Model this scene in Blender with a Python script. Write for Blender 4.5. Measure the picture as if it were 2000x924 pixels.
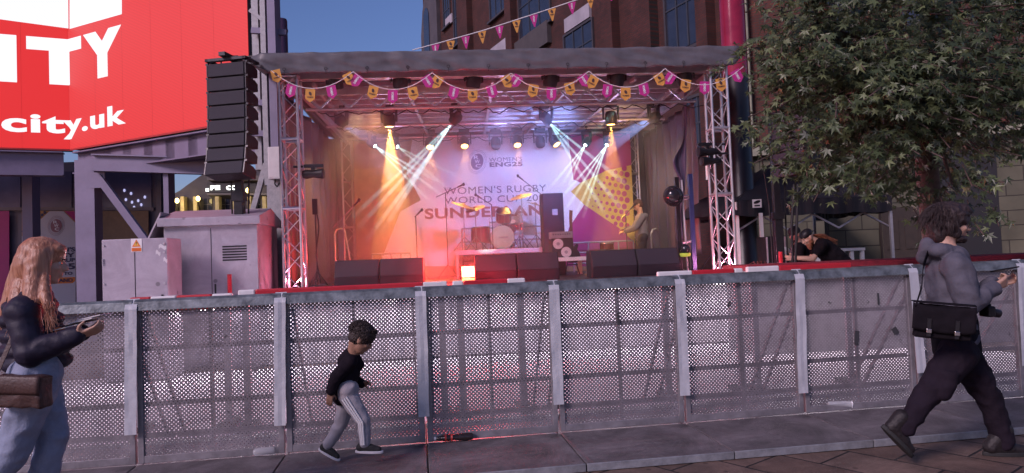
import bpy, bmesh, math, random
from mathutils import Vector, Matrix, Euler, noise
random.seed(7)
R = math.radians
for o in list(bpy.data.objects): bpy.data.objects.remove(o)
SC = bpy.context.scene; COL = SC.collection
# ------------------------------------------------------------------ camera
F, PITCH, ROLL, EYE = 1333.0, 0.0348, 0.0404, 1.436
cam = bpy.data.cameras.new('camera'); cam.sensor_width = 36; cam.lens = 24.0; cam.clip_end = 600; cam.clip_start = .05
CAM = bpy.data.objects.new('camera', cam); COL.objects.link(CAM)
CAM.matrix_world = Matrix.Translation((0, 0, EYE)) @ Matrix.Rotation(math.pi/2+PITCH, 4, 'X') @ Matrix.Rotation(-ROLL, 4, 'Z')
SC.camera = CAM
# ------------------------------------------------------------------ world, sun, exposure
W = bpy.data.worlds.new('World'); SC.world = W; W.use_nodes = True
nt = W.node_tree; bg = nt.nodes['Background']
sky = nt.nodes.new('ShaderNodeTexSky'); sky.sky_type = 'NISHITA'; sky.sun_disc = False
SUN_EL, SUN_AZ = R(6), R(225)
sky.sun_elevation = SUN_EL; sky.sun_rotation = SUN_AZ; sky.ozone_density = 4; sky.air_density = 1.0; sky.dust_density = .1
tint = nt.nodes.new('ShaderNodeVectorMath'); tint.operation = 'MULTIPLY'; tint.inputs[1].default_value = (1.5, .90, 1.03)
nt.links.new(sky.outputs[0], tint.inputs[0]); nt.links.new(tint.outputs[0], bg.inputs[0]); bg.inputs[1].default_value = 0.125
sl = bpy.data.lights.new('dusk_sun', 'SUN'); sl.energy = 1.7; sl.angle = R(18); sl.color = (1, .77, .86)
so = bpy.data.objects.new('dusk_sun', sl); COL.objects.link(so)
sd = Vector((math.sin(SUN_AZ)*math.cos(R(33)), math.cos(SUN_AZ)*math.cos(R(33)), math.sin(R(33))))
so.rotation_euler = sd.to_track_quat('Z', 'Y').to_euler()
SC.view_settings.view_transform = 'Standard'; SC.view_settings.look = 'None'
SC.view_settings.exposure = 0.7; SC.view_settings.gamma = 1
SC.cycles.max_bounces = 5; SC.cycles.transparent_max_bounces = 12; SC.cycles.diffuse_bounces = 2
SC.cycles.glossy_bounces = 2; SC.cycles.sample_clamp_indirect = 3; SC.cycles.caustics_reflective = False; SC.cycles.caustics_refractive = False
# ------------------------------------------------------------------ pixel -> world
_RM = CAM.matrix_world.to_3x3()
def ray(px, py):
    return _RM @ Vector(((px-1000)/F, -(py-462)/F, -1))
def at(px, py, Y):
    d = ray(px, py); return Vector((0, 0, EYE)) + d*(Y/d.y)
def onplane(px, py, p, n):
    d = ray(px, py); o = Vector((0, 0, EYE)); return o + d*((p-o).dot(n)/d.dot(n))
def atz(px, py, z):
    return onplane(px, py, Vector((0, 0, z)), Vector((0, 0, 1)))
# stage frame
SA = 0.08; SO = Vector((-3.38, 10.6, 0)); SR = Vector((math.cos(SA), math.sin(SA), 0)); SD = Vector((-math.sin(SA), math.cos(SA), 0))
SM = Matrix.Translation(SO) @ Matrix.Rotation(SA, 4, 'Z'); SMI = SM.inverted()
SW, SDEP, DECK, ROOF = 6.83, 5.37, 1.10, 4.5
def st(px, py, v):           # stage-local point on the plane v = const
    return SMI @ onplane(px, py, SO+SD*v, SD)
# ------------------------------------------------------------------ materials
MATS = {}
def nodes(m):
    m.use_nodes = True; return m.node_tree.nodes, m.node_tree.links
def pm(name, col, rough=.6, metal=0, var=.18, scale=6, bump=.0, bscale=60, emis=None, estr=0, spec=.5, alpha=1, trans=0, sheen=0, detail=4):
    if name in MATS: return MATS[name]
    m = bpy.data.materials.new(name); N, L = nodes(m); b = N['Principled BSDF']
    b.inputs['Roughness'].default_value = rough; b.inputs['Metallic'].default_value = metal
    b.inputs['Specular IOR Level'].default_value = spec
    if sheen: b.inputs['Sheen Weight'].default_value = sheen
    if trans: b.inputs['Transmission Weight'].default_value = trans
    if alpha < 1: b.inputs['Alpha'].default_value = alpha
    tc = N.new('ShaderNodeTexCoord')
    if var > 0:
        n = N.new('ShaderNodeTexNoise'); n.inputs['Scale'].default_value = scale; n.inputs['Detail'].default_value = detail
        n.inputs['Roughness'].default_value = .65
        L.new(tc.outputs['Object'], n.inputs['Vector'])
        r = N.new('ShaderNodeValToRGB'); r.color_ramp.elements[0].position = .28; r.color_ramp.elements[1].position = .72
        r.color_ramp.elements[0].color = (*[c*(1-var) for c in col], 1); r.color_ramp.elements[1].color = (*[min(1, c*(1+var)) for c in col], 1)
        L.new(n.outputs['Fac'], r.inputs['Fac']); L.new(r.outputs['Color'], b.inputs['Base Color'])
        rr = N.new('ShaderNodeMapRange'); rr.inputs['To Min'].default_value = max(.03, rough-.12); rr.inputs['To Max'].default_value = min(1, rough+.12)
        L.new(n.outputs['Fac'], rr.inputs['Value']); L.new(rr.outputs[0], b.inputs['Roughness'])
    else: b.inputs['Base Color'].default_value = (*col, 1)
    if bump:
        n2 = N.new('ShaderNodeTexNoise'); n2.inputs['Scale'].default_value = bscale; n2.inputs['Detail'].default_value = 4
        bp = N.new('ShaderNodeBump'); bp.inputs['Strength'].default_value = bump; bp.inputs['Distance'].default_value = .01
        L.new(tc.outputs['Object'], n2.inputs['Vector']); L.new(n2.outputs['Fac'], bp.inputs['Height']); L.new(bp.outputs[0], b.inputs['Normal'])
    if emis:
        b.inputs['Emission Color'].default_value = (*emis, 1); b.inputs['Emission Strength'].default_value = estr
    MATS[name] = m; return m
def grime(m, sc=7, amt=.55):
    """gum spots and long stains multiplied into the base colour"""
    N, L = m.node_tree.nodes, m.node_tree.links; b = N['Principled BSDF']; src = b.inputs['Base Color'].links[0].from_socket
    tc = N.new('ShaderNodeTexCoord'); v = N.new('ShaderNodeTexVoronoi'); v.inputs['Scale'].default_value = sc; L.new(tc.outputs['Object'], v.inputs[0])
    c = N.new('ShaderNodeValToRGB'); c.color_ramp.elements[0].position = .07; c.color_ramp.elements[0].color = (.5, .5, .5, 1); c.color_ramp.elements[1].position = .11; L.new(v.outputs['Distance'], c.inputs[0])
    n = N.new('ShaderNodeTexNoise'); n.inputs['Scale'].default_value = 1.7; n.inputs['Detail'].default_value = 10; n.inputs['Roughness'].default_value = .75; n.inputs['Distortion'].default_value = 1.2; L.new(tc.outputs['Object'], n.inputs[0])
    d = N.new('ShaderNodeValToRGB'); d.color_ramp.elements[0].position = .40; d.color_ramp.elements[0].color = (amt, amt, amt, 1); d.color_ramp.elements[1].position = .60; L.new(n.outputs[0], d.inputs[0])
    x = N.new('ShaderNodeMix'); x.data_type = 'RGBA'; x.blend_type = 'MULTIPLY'; x.inputs[0].default_value = 1; L.new(src, x.inputs[6]); L.new(c.outputs[0], x.inputs[7])
    y = N.new('ShaderNodeMix'); y.data_type = 'RGBA'; y.blend_type = 'MULTIPLY'; y.inputs[0].default_value = 1; L.new(x.outputs[2], y.inputs[6]); L.new(d.outputs[0], y.inputs[7]); L.new(y.outputs[2], b.inputs['Base Color']); return m
alu = pm('aluminium', (.55, .53, .56), .38, .75, .12, 12)
alu_dull = pm('dull_aluminium', (.42, .41, .45), .5, .6, .2, 8)
galv = pm('galvanised_steel', (.30, .30, .32), .55, .5, .22, 14, .15, 90)
steel_paint = pm('grey_painted_steel', (.19, .18, .21), .5, .1, .12, 3, .1, 60)
black = pm('black_plastic', (.012, .011, .014), .45, 0, .2, 20, .1, 200, spec=.3)
blackm = pm('black_metal', (.022, .02, .025), .35, .4, .2, 20)
blackf = pm('black_fabric', (.012, .011, .015), .9, 0, .3, 14, .3, 60, spec=.12)
grille = pm('speaker_grille', (.022, .018, .03), .6, .1, .15, 50, .5, 400)
white = pm('white_paint', (.75, .74, .74), .5, 0, .08, 8)
offw = pm('off_white_plastic', (.62, .60, .62), .5, 0, .08, 8)
darkglass = pm('dark_glass', (.025, .03, .05), .08, 0, .3, 1.5, spec=.7)
skin = pm('skin', (.50, .30, .22), .5, 0, .08, 30, .12, 120)
skin_brown = pm('brown_skin', (.33, .18, .12), .5, 0, .08, 30, .12, 120)
rubber = pm('rubber', (.02, .02, .02), .7)
# ------------------------------------------------------------------ mesh builder
class MB:
    def __init__(s): s.v = []; s.f = []
    def add(s, vs, fs):
        k = len(s.v); s.v += [Vector(v) for v in vs]; s.f += [[i+k for i in f] for f in fs]; return s
    def box(s, lo, hi, M=None):
        x0, y0, z0 = lo; x1, y1, z1 = hi
        vs = [Vector(p) for p in ((x0,y0,z0),(x1,y0,z0),(x1,y1,z0),(x0,y1,z0),(x0,y0,z1),(x1,y0,z1),(x1,y1,z1),(x0,y1,z1))]
        if M: vs = [M @ v for v in vs]
        return s.add(vs, [(0,3,2,1),(4,5,6,7),(0,1,5,4),(1,2,6,5),(2,3,7,6),(3,0,4,7)])
    def cb(s, c, d, M=None):      # box by centre and size
        return s.box([c[i]-d[i]/2 for i in range(3)], [c[i]+d[i]/2 for i in range(3)], M)
    def tube(s, a, b, r, r2=None, n=8, cap=True):
        a = Vector(a); b = Vector(b); r2 = r if r2 is None else r2; d = b-a
        if d.length < 1e-6: return s
        q = d.to_track_quat('Z', 'Y').to_matrix(); vs = []
        for p, rr in ((a, r), (b, r2)):
            for i in range(n):
                t = 2*math.pi*i/n; vs.append(p + q @ Vector((math.cos(t)*rr, math.sin(t)*rr, 0)))
        fs = [(i, (i+1) % n, n+(i+1) % n, n+i) for i in range(n)]
        if cap: fs += [tuple(range(n-1, -1, -1)), tuple(range(n, 2*n))]
        return s.add(vs, fs)
    def path(s, pts, r, n=6):
        for i in range(len(pts)-1): s.tube(pts[i], pts[i+1], r if not isinstance(r, (list, tuple)) else r[i], r if not isinstance(r, (list, tuple)) else r[i+1], n)
        return s
    def bar(s, a, b, w, h, up=(0, 0, 1)):
        a = Vector(a); b = Vector(b); d = (b-a); L = d.length; d.normalize(); sd_ = d.cross(Vector(up)).normalized(); u = sd_.cross(d)
        vs = [p+sd_*x*w/2+u*y*h/2 for p in (a, b) for x, y in ((-1,-1),(1,-1),(1,1),(-1,1))]
        return s.add(vs, [(0,3,2,1),(4,5,6,7),(0,1,5,4),(1,2,6,5),(2,3,7,6),(3,0,4,7)])
    def prism(s, pts, d):         # polygon extruded by vector d
        n = len(pts); pts = [Vector(p) for p in pts]; d = Vector(d)
        return s.add(pts+[p+d for p in pts], [tuple(range(n-1,-1,-1)), tuple(range(n, 2*n))]+[(i, (i+1) % n, n+(i+1) % n, n+i) for i in range(n)])
    def lathe(s, prof, M=None, n=16):
        vs = []
        for r, z in prof:
            for i in range(n):
                t = 2*math.pi*i/n; v = Vector((math.cos(t)*r, math.sin(t)*r, z)); vs.append(M @ v if M else v)
        fs = []
        for j in range(len(prof)-1):
            for i in range(n): fs.append((j*n+i, j*n+(i+1) % n, (j+1)*n+(i+1) % n, (j+1)*n+i))
        fs.append(tuple(range(n-1,-1,-1))); fs.append(tuple((len(prof)-1)*n+i for i in range(n)))
        return s.add(vs, fs)
    def ell(s, c, r, M=None, nu=12, nv=8):
        prof = []; 
        for j in range(nv+1):
            t = math.pi*j/nv - math.pi/2; prof.append((max(.001, math.cos(t)), math.sin(t)))
        T = Matrix.Translation(Vector(c)) @ (M.to_4x4() if M else Matrix()) @ Matrix.Diagonal((*r, 1))
        return s.lathe(prof, T, nu)
    def grid(s, fn, nu, nv):
        vs = [fn(i/nu, j/nv) for j in range(nv+1) for i in range(nu+1)]
        return s.add(vs, [(j*(nu+1)+i, j*(nu+1)+i+1, (j+1)*(nu+1)+i+1, (j+1)*(nu+1)+i) for j in range(nv) for i in range(nu)])
    def build(s, name, mat, parent=None, M=None, smooth=False, solid=0, bevel=0):
        me = bpy.data.meshes.new(name); me.from_pydata([tuple(v) for v in s.v], [], s.f)
        me.materials.append(mat); me.validate()
        if smooth: 
            me.polygons.foreach_set('use_smooth', [True]*len(me.polygons))
        o = bpy.data.objects.new(name, me); COL.objects.link(o)
        bm = bmesh.new(); bm.from_mesh(me); bmesh.ops.recalc_face_normals(bm, faces=bm.faces); bm.to_mesh(me); bm.free()
        if parent: o.parent = parent
        if M is not None: o.matrix_local = M
        if solid:
            k = o.modifiers.new('t', 'SOLIDIFY'); k.thickness = solid
        if bevel:
            k = o.modifiers.new('b', 'BEVEL'); k.width = bevel; k.segments = 2; k.limit_method = 'ANGLE'
        if smooth and not solid:
            try: me.set_sharp_from_angle(angle=R(40))
            except Exception: pass
        return o
def tag(o, label=None, cat=None, group=None, kind=None):
    if label: o['label'] = label
    if cat: o['category'] = cat
    if group: o['group'] = group
    if kind: o['kind'] = kind
    return o
def empty(name, label, cat, M=None, group=None, loc=None):
    o = bpy.data.objects.new(name, None); COL.objects.link(o); o.empty_display_size = .1
    if loc is not None: M = Matrix.Translation(loc)
    if M is not None: o.matrix_world = M
    return tag(o, label, cat, group)
def copy_tree(o, parent=None):
    c = o.copy(); COL.objects.link(c)
    if parent: c.parent = parent
    for ch in [x for x in bpy.data.objects if x.parent == o and x != c]: copy_tree(ch, c)
    return c
def text_mesh(s, bold=.02, ext=0.0, align='LEFT', spacing=1.0):
    cu = bpy.data.curves.new('lettering', 'FONT'); cu.body = s; cu.size = 1; cu.offset = bold; cu.extrude = ext; cu.space_character = spacing
    cu.resolution_u = 4
    o = bpy.data.objects.new('lettering', cu); COL.objects.link(o)
    dg = bpy.context.evaluated_depsgraph_get(); me = bpy.data.meshes.new_from_object(o.evaluated_get(dg))
    bpy.data.objects.remove(o); return me
def lettering(s, x0, x1, z0, z1, y, mat, parent, bold=.02, fn=None, cut=False, name='lettering', M=None, spacing=1.0):
    """text fitted into a rectangle of the x-z plane at depth y (front faces -y); fn maps (x,z)->vector"""
    me = text_mesh(s, bold, spacing=spacing)
    xs = [v.co.x for v in me.vertices]; ys = [v.co.y for v in me.vertices]
    a, b, c, d = min(xs), max(xs), min(ys), max(ys)
    for v in me.vertices:
        v.co = Vector((x0+(v.co.x-a)/(b-a)*(x1-x0), y, z0+(v.co.y-c)/(d-c)*(z1-z0)))
    if fn:
        bm = bmesh.new(); bm.from_mesh(me)
        if cut: bmesh.ops.bisect_plane(bm, geom=bm.verts[:]+bm.edges[:]+bm.faces[:], plane_co=(0,0,0), plane_no=(1,0,0))
        for v in bm.verts: v.co = fn(v.co.x, v.co.z)
        bm.to_mesh(me); bm.free()
    me.materials.clear(); me.materials.append(mat)
    o = bpy.data.objects.new(name, me); COL.objects.link(o)
    if parent: o.parent = parent
    if M is not None: o.matrix_local = M
    return o
# ------------------------------------------------------------------ ground
def paver_mat():
    m = bpy.data.materials.new('brown_pavers'); N, L = nodes(m); b = N['Principled BSDF']
    tc = N.new('ShaderNodeTexCoord'); mp = N.new('ShaderNodeMapping'); mp.inputs['Rotation'].default_value = (0, 0, R(52))
    L.new(tc.outputs['Object'], mp.inputs[0])
    br = N.new('ShaderNodeTexBrick'); br.inputs['Scale'].default_value = 1; br.inputs['Brick Width'].default_value = .6; br.inputs['Row Height'].default_value = .4
    br.inputs['Mortar Size'].default_value = .009; br.inputs['Mortar Smooth'].default_value = .2
    br.inputs['Color1'].default_value = (.17, .105, .08, 1); br.inputs['Color2'].default_value = (.28, .19, .15, 1); br.inputs['Mortar'].default_value = (.02, .016, .016, 1)
    L.new(mp.outputs[0], br.inputs[0])
    n = N.new('ShaderNodeTexNoise'); n.inputs['Scale'].default_value = 5; n.inputs['Detail'].default_value = 8; n.inputs['Roughness'].default_value = .7; L.new(tc.outputs['Object'], n.inputs[0])
    mx = N.new('ShaderNodeMix'); mx.data_type = 'RGBA'; mx.blend_type = 'MULTIPLY'; mx.inputs[0].default_value = .85
    cr = N.new('ShaderNodeValToRGB'); cr.color_ramp.elements[0].position = .3; cr.color_ramp.elements[0].color = (.45, .43, .43, 1); cr.color_ramp.elements[1].position = .7
    L.new(n.outputs[0], cr.inputs[0]); L.new(br.outputs[0], mx.inputs[6]); L.new(cr.outputs[0], mx.inputs[7]); L.new(mx.outputs[2], b.inputs['Base Color'])
    b.inputs['Roughness'].default_value = .62
    bp = N.new('ShaderNodeBump'); bp.inputs['Strength'].default_value = .5; bp.inputs['Distance'].default_value = .01
    n2 = N.new('ShaderNodeTexNoise'); n2.inputs['Scale'].default_value = 70; n2.inputs['Detail'].default_value = 5; L.new(tc.outputs['Object'], n2.inputs[0])
    ad = N.new('ShaderNodeMath'); ad.operation = 'MULTIPLY_ADD'; ad.inputs[1].default_value = -1.5; L.new(br.outputs['Fac'], ad.inputs[0]); L.new(n2.outputs[0], ad.inputs[2])
    L.new(ad.outputs[0], bp.inputs['Height']); L.new(bp.outputs[0], b.inputs['Normal'])
    return m
tag(MB().grid(lambda u, v: Vector((-150+300*u, -60+310*v, 0)), 2, 2).build('ground', grime(paver_mat(), 5, .6)), kind='structure')
pit = pm('added_pale_floor', (.84, .80, .84), .7, 0, .08, 2.5, .2, 40)
BA = 0.1402; BO = Vector((-2.80, 5.04, 0)); BR = Vector((math.cos(BA), math.sin(BA), 0)); BN = Vector((-math.sin(BA), math.cos(BA), 0))
BM = Matrix.Translation(BO) @ Matrix.Rotation(BA, 4, 'Z')
tag(MB().box((-4, .35, .004), (9.5, 5.0, .008)).build('added_pit_floor', pit, None, BM), kind='structure')  # unseen pale floor, added so the barrier holes look bright
# ------------------------------------------------------------------ crowd barriers
def perf_mat():
    m = bpy.data.materials.new('perforated_steel'); N, L = nodes(m); b = N['Principled BSDF']; out = N['Material Output']
    tc = N.new('ShaderNodeTexCoord'); sp = N.new('ShaderNodeSeparateXYZ'); L.new(tc.outputs['Object'], sp.inputs[0])
    def lat(off):
        c = N.new('ShaderNodeCombineXYZ')
        for k, a in ((0, 'X'), (1, 'Z')):
            q = N.new('ShaderNodeMath'); q.operation = 'MULTIPLY_ADD'; q.inputs[1].default_value = 1/.030; q.inputs[2].default_value = off
            L.new(sp.outputs[a], q.inputs[0]); f = N.new('ShaderNodeMath'); f.operation = 'FRACT'; L.new(q.outputs[0], f.inputs[0])
            s_ = N.new('ShaderNodeMath'); s_.operation = 'SUBTRACT'; s_.inputs[1].default_value = .5; L.new(f.outputs[0], s_.inputs[0]); L.new(s_.outputs[0], c.inputs[k])
        l = N.new('ShaderNodeVectorMath'); l.operation = 'LENGTH'; L.new(c.outputs[0], l.inputs[0])
        t = N.new('ShaderNodeMath'); t.operation = 'LESS_THAN'; t.inputs[1].default_value = .155; L.new(l.outputs['Value'], t.inputs[0]); return t
    a, c = lat(0), lat(.5)
    mx = N.new('ShaderNodeMath'); mx.operation = 'MAXIMUM'; L.new(a.outputs[0], mx.inputs[0]); L.new(c.outputs[0], mx.inputs[1])
    n = N.new('ShaderNodeTexNoise'); n.inputs['Scale'].default_value = 3.2; n.inputs['Detail'].default_value = 9; n.inputs['Roughness'].default_value = .72; L.new(tc.outputs['Object'], n.inputs[0])
    cr = N.new('ShaderNodeValToRGB'); cr.color_ramp.elements[0].position = .3; cr.color_ramp.elements[0].color = (.15, .137, .15, 1)
    cr.color_ramp.elements[1].position = .66; cr.color_ramp.elements[1].color = (.30, .275, .30, 1)
    L.new(n.outputs[0], cr.inputs[0])
    # scuffs: dark marks of their own shape
    n3 = N.new('ShaderNodeTexNoise'); n3.inputs['Scale'].default_value = 9; n3.inputs['Detail'].default_value = 3; L.new(tc.outputs['Object'], n3.inputs[0])
    c3 = N.new('ShaderNodeValToRGB'); c3.color_ramp.elements[0].position = .69; c3.color_ramp.elements[0].color = (1,1,1,1); c3.color_ramp.elements[1].position = .74; c3.color_ramp.elements[1].color = (.3,.3,.3,1)
    L.new(n3.outputs[0], c3.inputs[0])
    mm = N.new('ShaderNodeMix'); mm.data_type = 'RGBA'; mm.blend_type = 'MULTIPLY'; mm.inputs[0].default_value = 1
    L.new(cr.outputs[0], mm.inputs[6]); L.new(c3.outputs[0], mm.inputs[7]); L.new(mm.outputs[2], b.inputs['Base Color'])
    b.inputs['Metallic'].default_value = .35; b.inputs['Roughness'].default_value = .55
    bp = N.new('ShaderNodeBump'); bp.inputs['Strength'].default_value = .35; bp.inputs['Distance'].default_value = .03; L.new(n.outputs[0], bp.inputs['Height']); L.new(bp.outputs[0], b.inputs['Normal'])
    tr = N.new('ShaderNodeBsdfTransparent'); ms = N.new('ShaderNodeMixShader'); L.new(mx.outputs[0], ms.inputs[0]); L.new(b.outputs[0], ms.inputs[1]); L.new(tr.outputs[0], ms.inputs[2])
    L.new(ms.outputs[0], out.inputs['Surface']); return m
PERF = perf_mat()
frame_m = pm('barrier_frame_steel', (.26, .245, .265), .5, .4, .3, 7, .25, 40)
rail_m = pm('worn_rail_steel', (.17, .19, .20), .45, .4, .6, 11, .2, 50)
tape_m = pm('grey_gaffer_tape', (.50, .52, .56), .55, 0, .1, 9, .35, 25)
plate_m = pm('worn_floor_plate', (.175, .155, .165), .6, .2, .42, 5, .6, 130, detail=10)
grime(plate_m)
lip_m = pm('plate_edge', (.27, .28, .30), .5, .3, .3, 12, .3, 60)
dark_tape = pm('dark_tape', (.05, .05, .055), .5)
BL, BH, PZ = 1.0486, 1.2, .06
blabels = ['leftmost full crowd barrier panel behind the woman with long ginger hair', 'perforated steel crowd barrier left of the running child, plain and unmarked',
 'perforated crowd barrier directly behind the running child', 'perforated crowd barrier lit red beneath the red floodlight, crushed bottle at its foot',
 'perforated crowd barrier under the table legs, a flattened piece of litter at its foot', 'perforated crowd barrier with purple glint and dark tape patches on its face',
 'perforated crowd barrier with a clear plastic cup lying at its foot', 'perforated crowd barrier directly behind the walking man with the shoulder bag',
 'rightmost crowd barrier at the right edge of the photo, past the walking man', 'crowd barrier cut by the left edge of the photo, behind the ginger haired woman']
def barrier(i, lab):
    x0 = BL*i; M = BM @ Matrix.Translation((x0, 0, 0)); tl = random.uniform(-.006, .006)
    r = empty('crowd_barrier', lab, 'crowd barrier', M, 'perforated steel crowd barriers in front of the stage')
    g = .009; x1 = BL-g
    # gently dented sheet
    sd_ = i*7.3
    dent = lambda x, z: .010*noise.noise(Vector((x*3+sd_, z*3, 1.7)))+.004*noise.noise(Vector((x*9+sd_, z*9, .7)))
    MB().grid(lambda u, v: Vector((g+.035+(x1-g-.07)*u, dent(u, v), PZ+.05+(BH-.13)*v)), 24, 24).build('perforated_sheet', PERF, r, smooth=True)
    f = MB()
    f.box((g, -.012, PZ), (g+.04, .03, PZ+BH-.04)); f.box((x1-.04, -.012, PZ), (x1, .03, PZ+BH-.04)); f.box((g+.04, -.010, PZ), (x1-.04, .03, PZ+.055))
    f.build('frame', frame_m, r, bevel=.003)
    t = MB(); ca = [(-.045, PZ+BH-.085), (-.03, PZ+BH-.02), (0, PZ+BH), (.05, PZ+BH-.01), (.07, PZ+BH-.05), (.03, PZ+BH-.085)]
    t.prism([Vector((g-.004, y, z)) for y, z in ca], (x1-g+.008, 0, 0)); t.build('top_rail', rail_m, r, bevel=.004)
    b = MB()
    for z in (.42, .83): b.box((g+.04, .034, PZ+z-.018), (x1-.04, .06, PZ+z+.018))
    b.box((BL/2-.012, .015, PZ+.055), (BL/2+.012, .034, PZ+BH-.09))
    b.build('rear_rail', frame_m, r)
    for xx in (g+.06, x1-.06):
        MB().bar((xx, .05, PZ+BH-.12), (xx, .82, PZ+.03), .016, .03).build('brace', frame_m, r)
    MB().box((g, .80, PZ), (x1, .85, PZ+.04)).build('rear_edge', frame_m, r)
    fp = MB().box((g*.5, -.86, 0.004), (BL-g*.5, -.013, PZ-.006)); fp.build('foot_plate', plate_m, r, bevel=.006)
    MB().box((g*.5, -.875, .004), (BL-g*.5, -.86, PZ-.004)).build('plate_lip', lip_m, r, bevel=.003)
    MB().box((g*.5, .031, .012), (BL-g*.5, .85, .03)).build('rear_plate', lip_m, r)
    # joint tape: folded over the rail then hanging down
    ln = [.98, .99, 1.0, .98, .98, 1.03, .93, .93, .9, .95][i % 10]; wv = random.uniform(-.02, .02); w = .042
    def tp(u, v):
        z = PZ+BH+.004-ln*v; y = -.05-.004*math.sin(u*9)+.006*noise.noise(Vector((u*2, v*6, sd_)))
        if v < .06: y = -.048+.06*(1-v/.06)*.9; z = PZ+BH+.005-ln*v*.9
        return Vector((-w+2*w*u+wv*v*1.5-.006+.004*noise.noise(Vector((3, v*7, sd_))), y, z))
    MB().grid(tp, 3, 40).build('tape', tape_m, r, solid=.0015)
    return r
BARS = []
for i in range(9): BARS.append(barrier(i, blabels[i]))
barrier(-1, blabels[9])
def patch(bi, x, z, w, h, rot):
    M = Matrix.Translation((x, -.018, z)) @ Matrix.Rotation(rot, 4, 'Y')
    MB().box((-w/2, -.001, -h/2), (w/2, 0.001, h/2), M).build('tape_patch', dark_tape, BARS[bi])
patch(5, .50, .66, .04, .12, .12); patch(5, .72, .98, .018, .10, 0); patch(5, .86, .70, .05, .06, -.5); patch(6, .47, .70, .05, .10, 0); patch(3, .52, .93, .02, .10, 0); patch(7, .4, .66, .03, .12, 0); patch(4, .42, 1.0, .02, .05, .3)
# litter
def lit(px, py, z=PZ): return atz(px, py, z)
p = lit(888, 861); bt = empty('crushed_bottle', 'crushed dark plastic bottle with torn label on the plate below the red lamp', 'bottle', Matrix.Translation(p) @ Matrix.Rotation(.1, 4, 'Z'))
MB().lathe([(.012, -.14), (.014, -.12), (.028, -.09), (.033, -.04), (.024, 0), (.032, .04), (.034, .09), (.030, .14), (.02, .145)], Matrix.Translation((0, 0, .028)) @ Matrix.Rotation(math.pi/2, 4, 'Y') @ Matrix.Diagonal((.85, 1, 1, 1)), 14).build('bottle_body', pm('dark_bottle', (.03, .02, .02), .12, 0, .3, 40, .4, 60), bt, smooth=True)
MB().lathe([(.034, -.03), (.026, 0), (.034, .03)], Matrix.Translation((-.045, 0, .028)) @ Matrix.Rotation(math.pi/2, 4, 'Y') @ Matrix.Diagonal((.87, 1.02, 1, 1)), 14).build('bottle_label', pm('red_label', (.5, .05, .04), .4, 0, .5, 40), bt, smooth=True)
MB().lathe([(.014, 0), (.015, .015), (.014, .018)], Matrix.Translation((-.158, 0, .026)) @ Matrix.Rotation(math.pi/2, 4, 'Y'), 10).build('bottle_cap', white, bt)
clearp = pm('clear_plastic', (.75, .77, .8), .12, 0, .05, 20, alpha=.35)
p = lit(1638, 800); cp = empty('plastic_cup', 'clear plastic cup lying on its side against the barrier foot', 'cup', Matrix.Translation(p+Vector((0, 0, .004))) @ Matrix.Rotation(.2, 4, 'Z'))
MB().lathe([(.026, -.11), (.034, 0), (.043, .1), (.045, .103), (.041, .1), (.031, 0), (.024, -.107)], Matrix.Translation((0, 0, .043)) @ Matrix.Rotation(math.pi/2+.08, 4, 'Y'), 20).build('cup_wall', clearp, cp, smooth=True)
MB().lathe([(.044, .1), (.047, .103), (.046, .108)], Matrix.Translation((0, 0, .043)) @ Matrix.Rotation(math.pi/2+.08, 4, 'Y'), 20).build('cup_rim', pm('clear_rim', (.8, .8, .85), .2, 0, 0, alpha=.7), cp)
p = lit(1240, 829); tag(MB().grid(lambda u, v: Vector(((u-.5)*.17, (v-.5)*.05, .012+.012*noise.noise(Vector((u*5, v*5, 3))))), 16, 6).build('flattened_wrapper', pm('foil', (.2, .2, .22), .2, .5, .5, 30), None, Matrix.Translation(p) @ Matrix.Rotation(.12, 4, 'Z'), solid=.003), 'flattened dark wrapper on the plate at the barrier foot', 'litter')
p = lit(516, 889); cn = tag(MB().lathe([(.02, -.075), (.03, -.06), (.028, 0), (.031, .06), (.022, .075)], Matrix.Translation((0, 0, .027)) @ Matrix.Rotation(math.pi/2, 4, 'Y'), 14).build('plastic_cup', clearp, None, Matrix.Translation(p) @ Matrix.Rotation(.3, 4, 'Z'), smooth=True), 'small clear crumpled cup on the plate left of the running child', 'cup')
# ------------------------------------------------------------------ red and white road barriers in the pit, red platform
redp = pm('red_plastic', (.50, .02, .035), .4, 0, .12, 6)
def rw(x0, x1, y, z, segs, lab):
    M = BM @ Matrix.Translation((x0, y, 0)); L = x1-x0
    r = empty('road_barrier', lab, 'road barrier', M, 'red and white road barriers behind the crowd barriers')
    a = 0
    for w, c in segs:
        b_ = a+w*L
        MB().box((a, -.03, z-.14), (b_-.003, .03, z)).build('rail_band', {'r': redp, 'w': white}[c], r, bevel=.012); a = b_
    for xx in (.06, L-.06):
        MB().box((xx-.03, -.02, 0.02), (xx+.03, .02, z-.145))  .build('post', alu_dull, r); MB().box((xx-.06, -.2, .008), (xx+.06, .2, .05)).build('foot', rubber, r)
for k in range(4): pass
rw(-.55, .35, 1.35, 1.235, [(.2, 'r'), (.25, 'w'), (.35, 'r'), (.2, 'w')], 'short red and white road barrier behind the ginger haired woman')
rw(.45, 2.35, 1.15, 1.265, [(.08, 'w'), (.8, 'r'), (.12, 'w')], 'red road barrier in front of the grey utility cabinets')
rw(2.40, 3.1, 1.15, 1.262, [(.15, 'w'), (.6, 'r'), (.25, 'w')], 'short red road barrier in front of the left truss tower')
rw(4.45, 5.35, 1.2, 1.262, [(.4, 'w'), (.5, 'r'), (.1, 'w')], 'red road barrier with long white end in front of the right monitor pair')
rw(5.4, 6.55, 1.2, 1.272, [(.3, 'w'), (.7, 'r')], 'red road barrier in front of the right truss tower')
dred = pm('dark_red_carpet', (.22, .012, .025), .9, 0, .3, 10, .4, 80)
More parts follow.
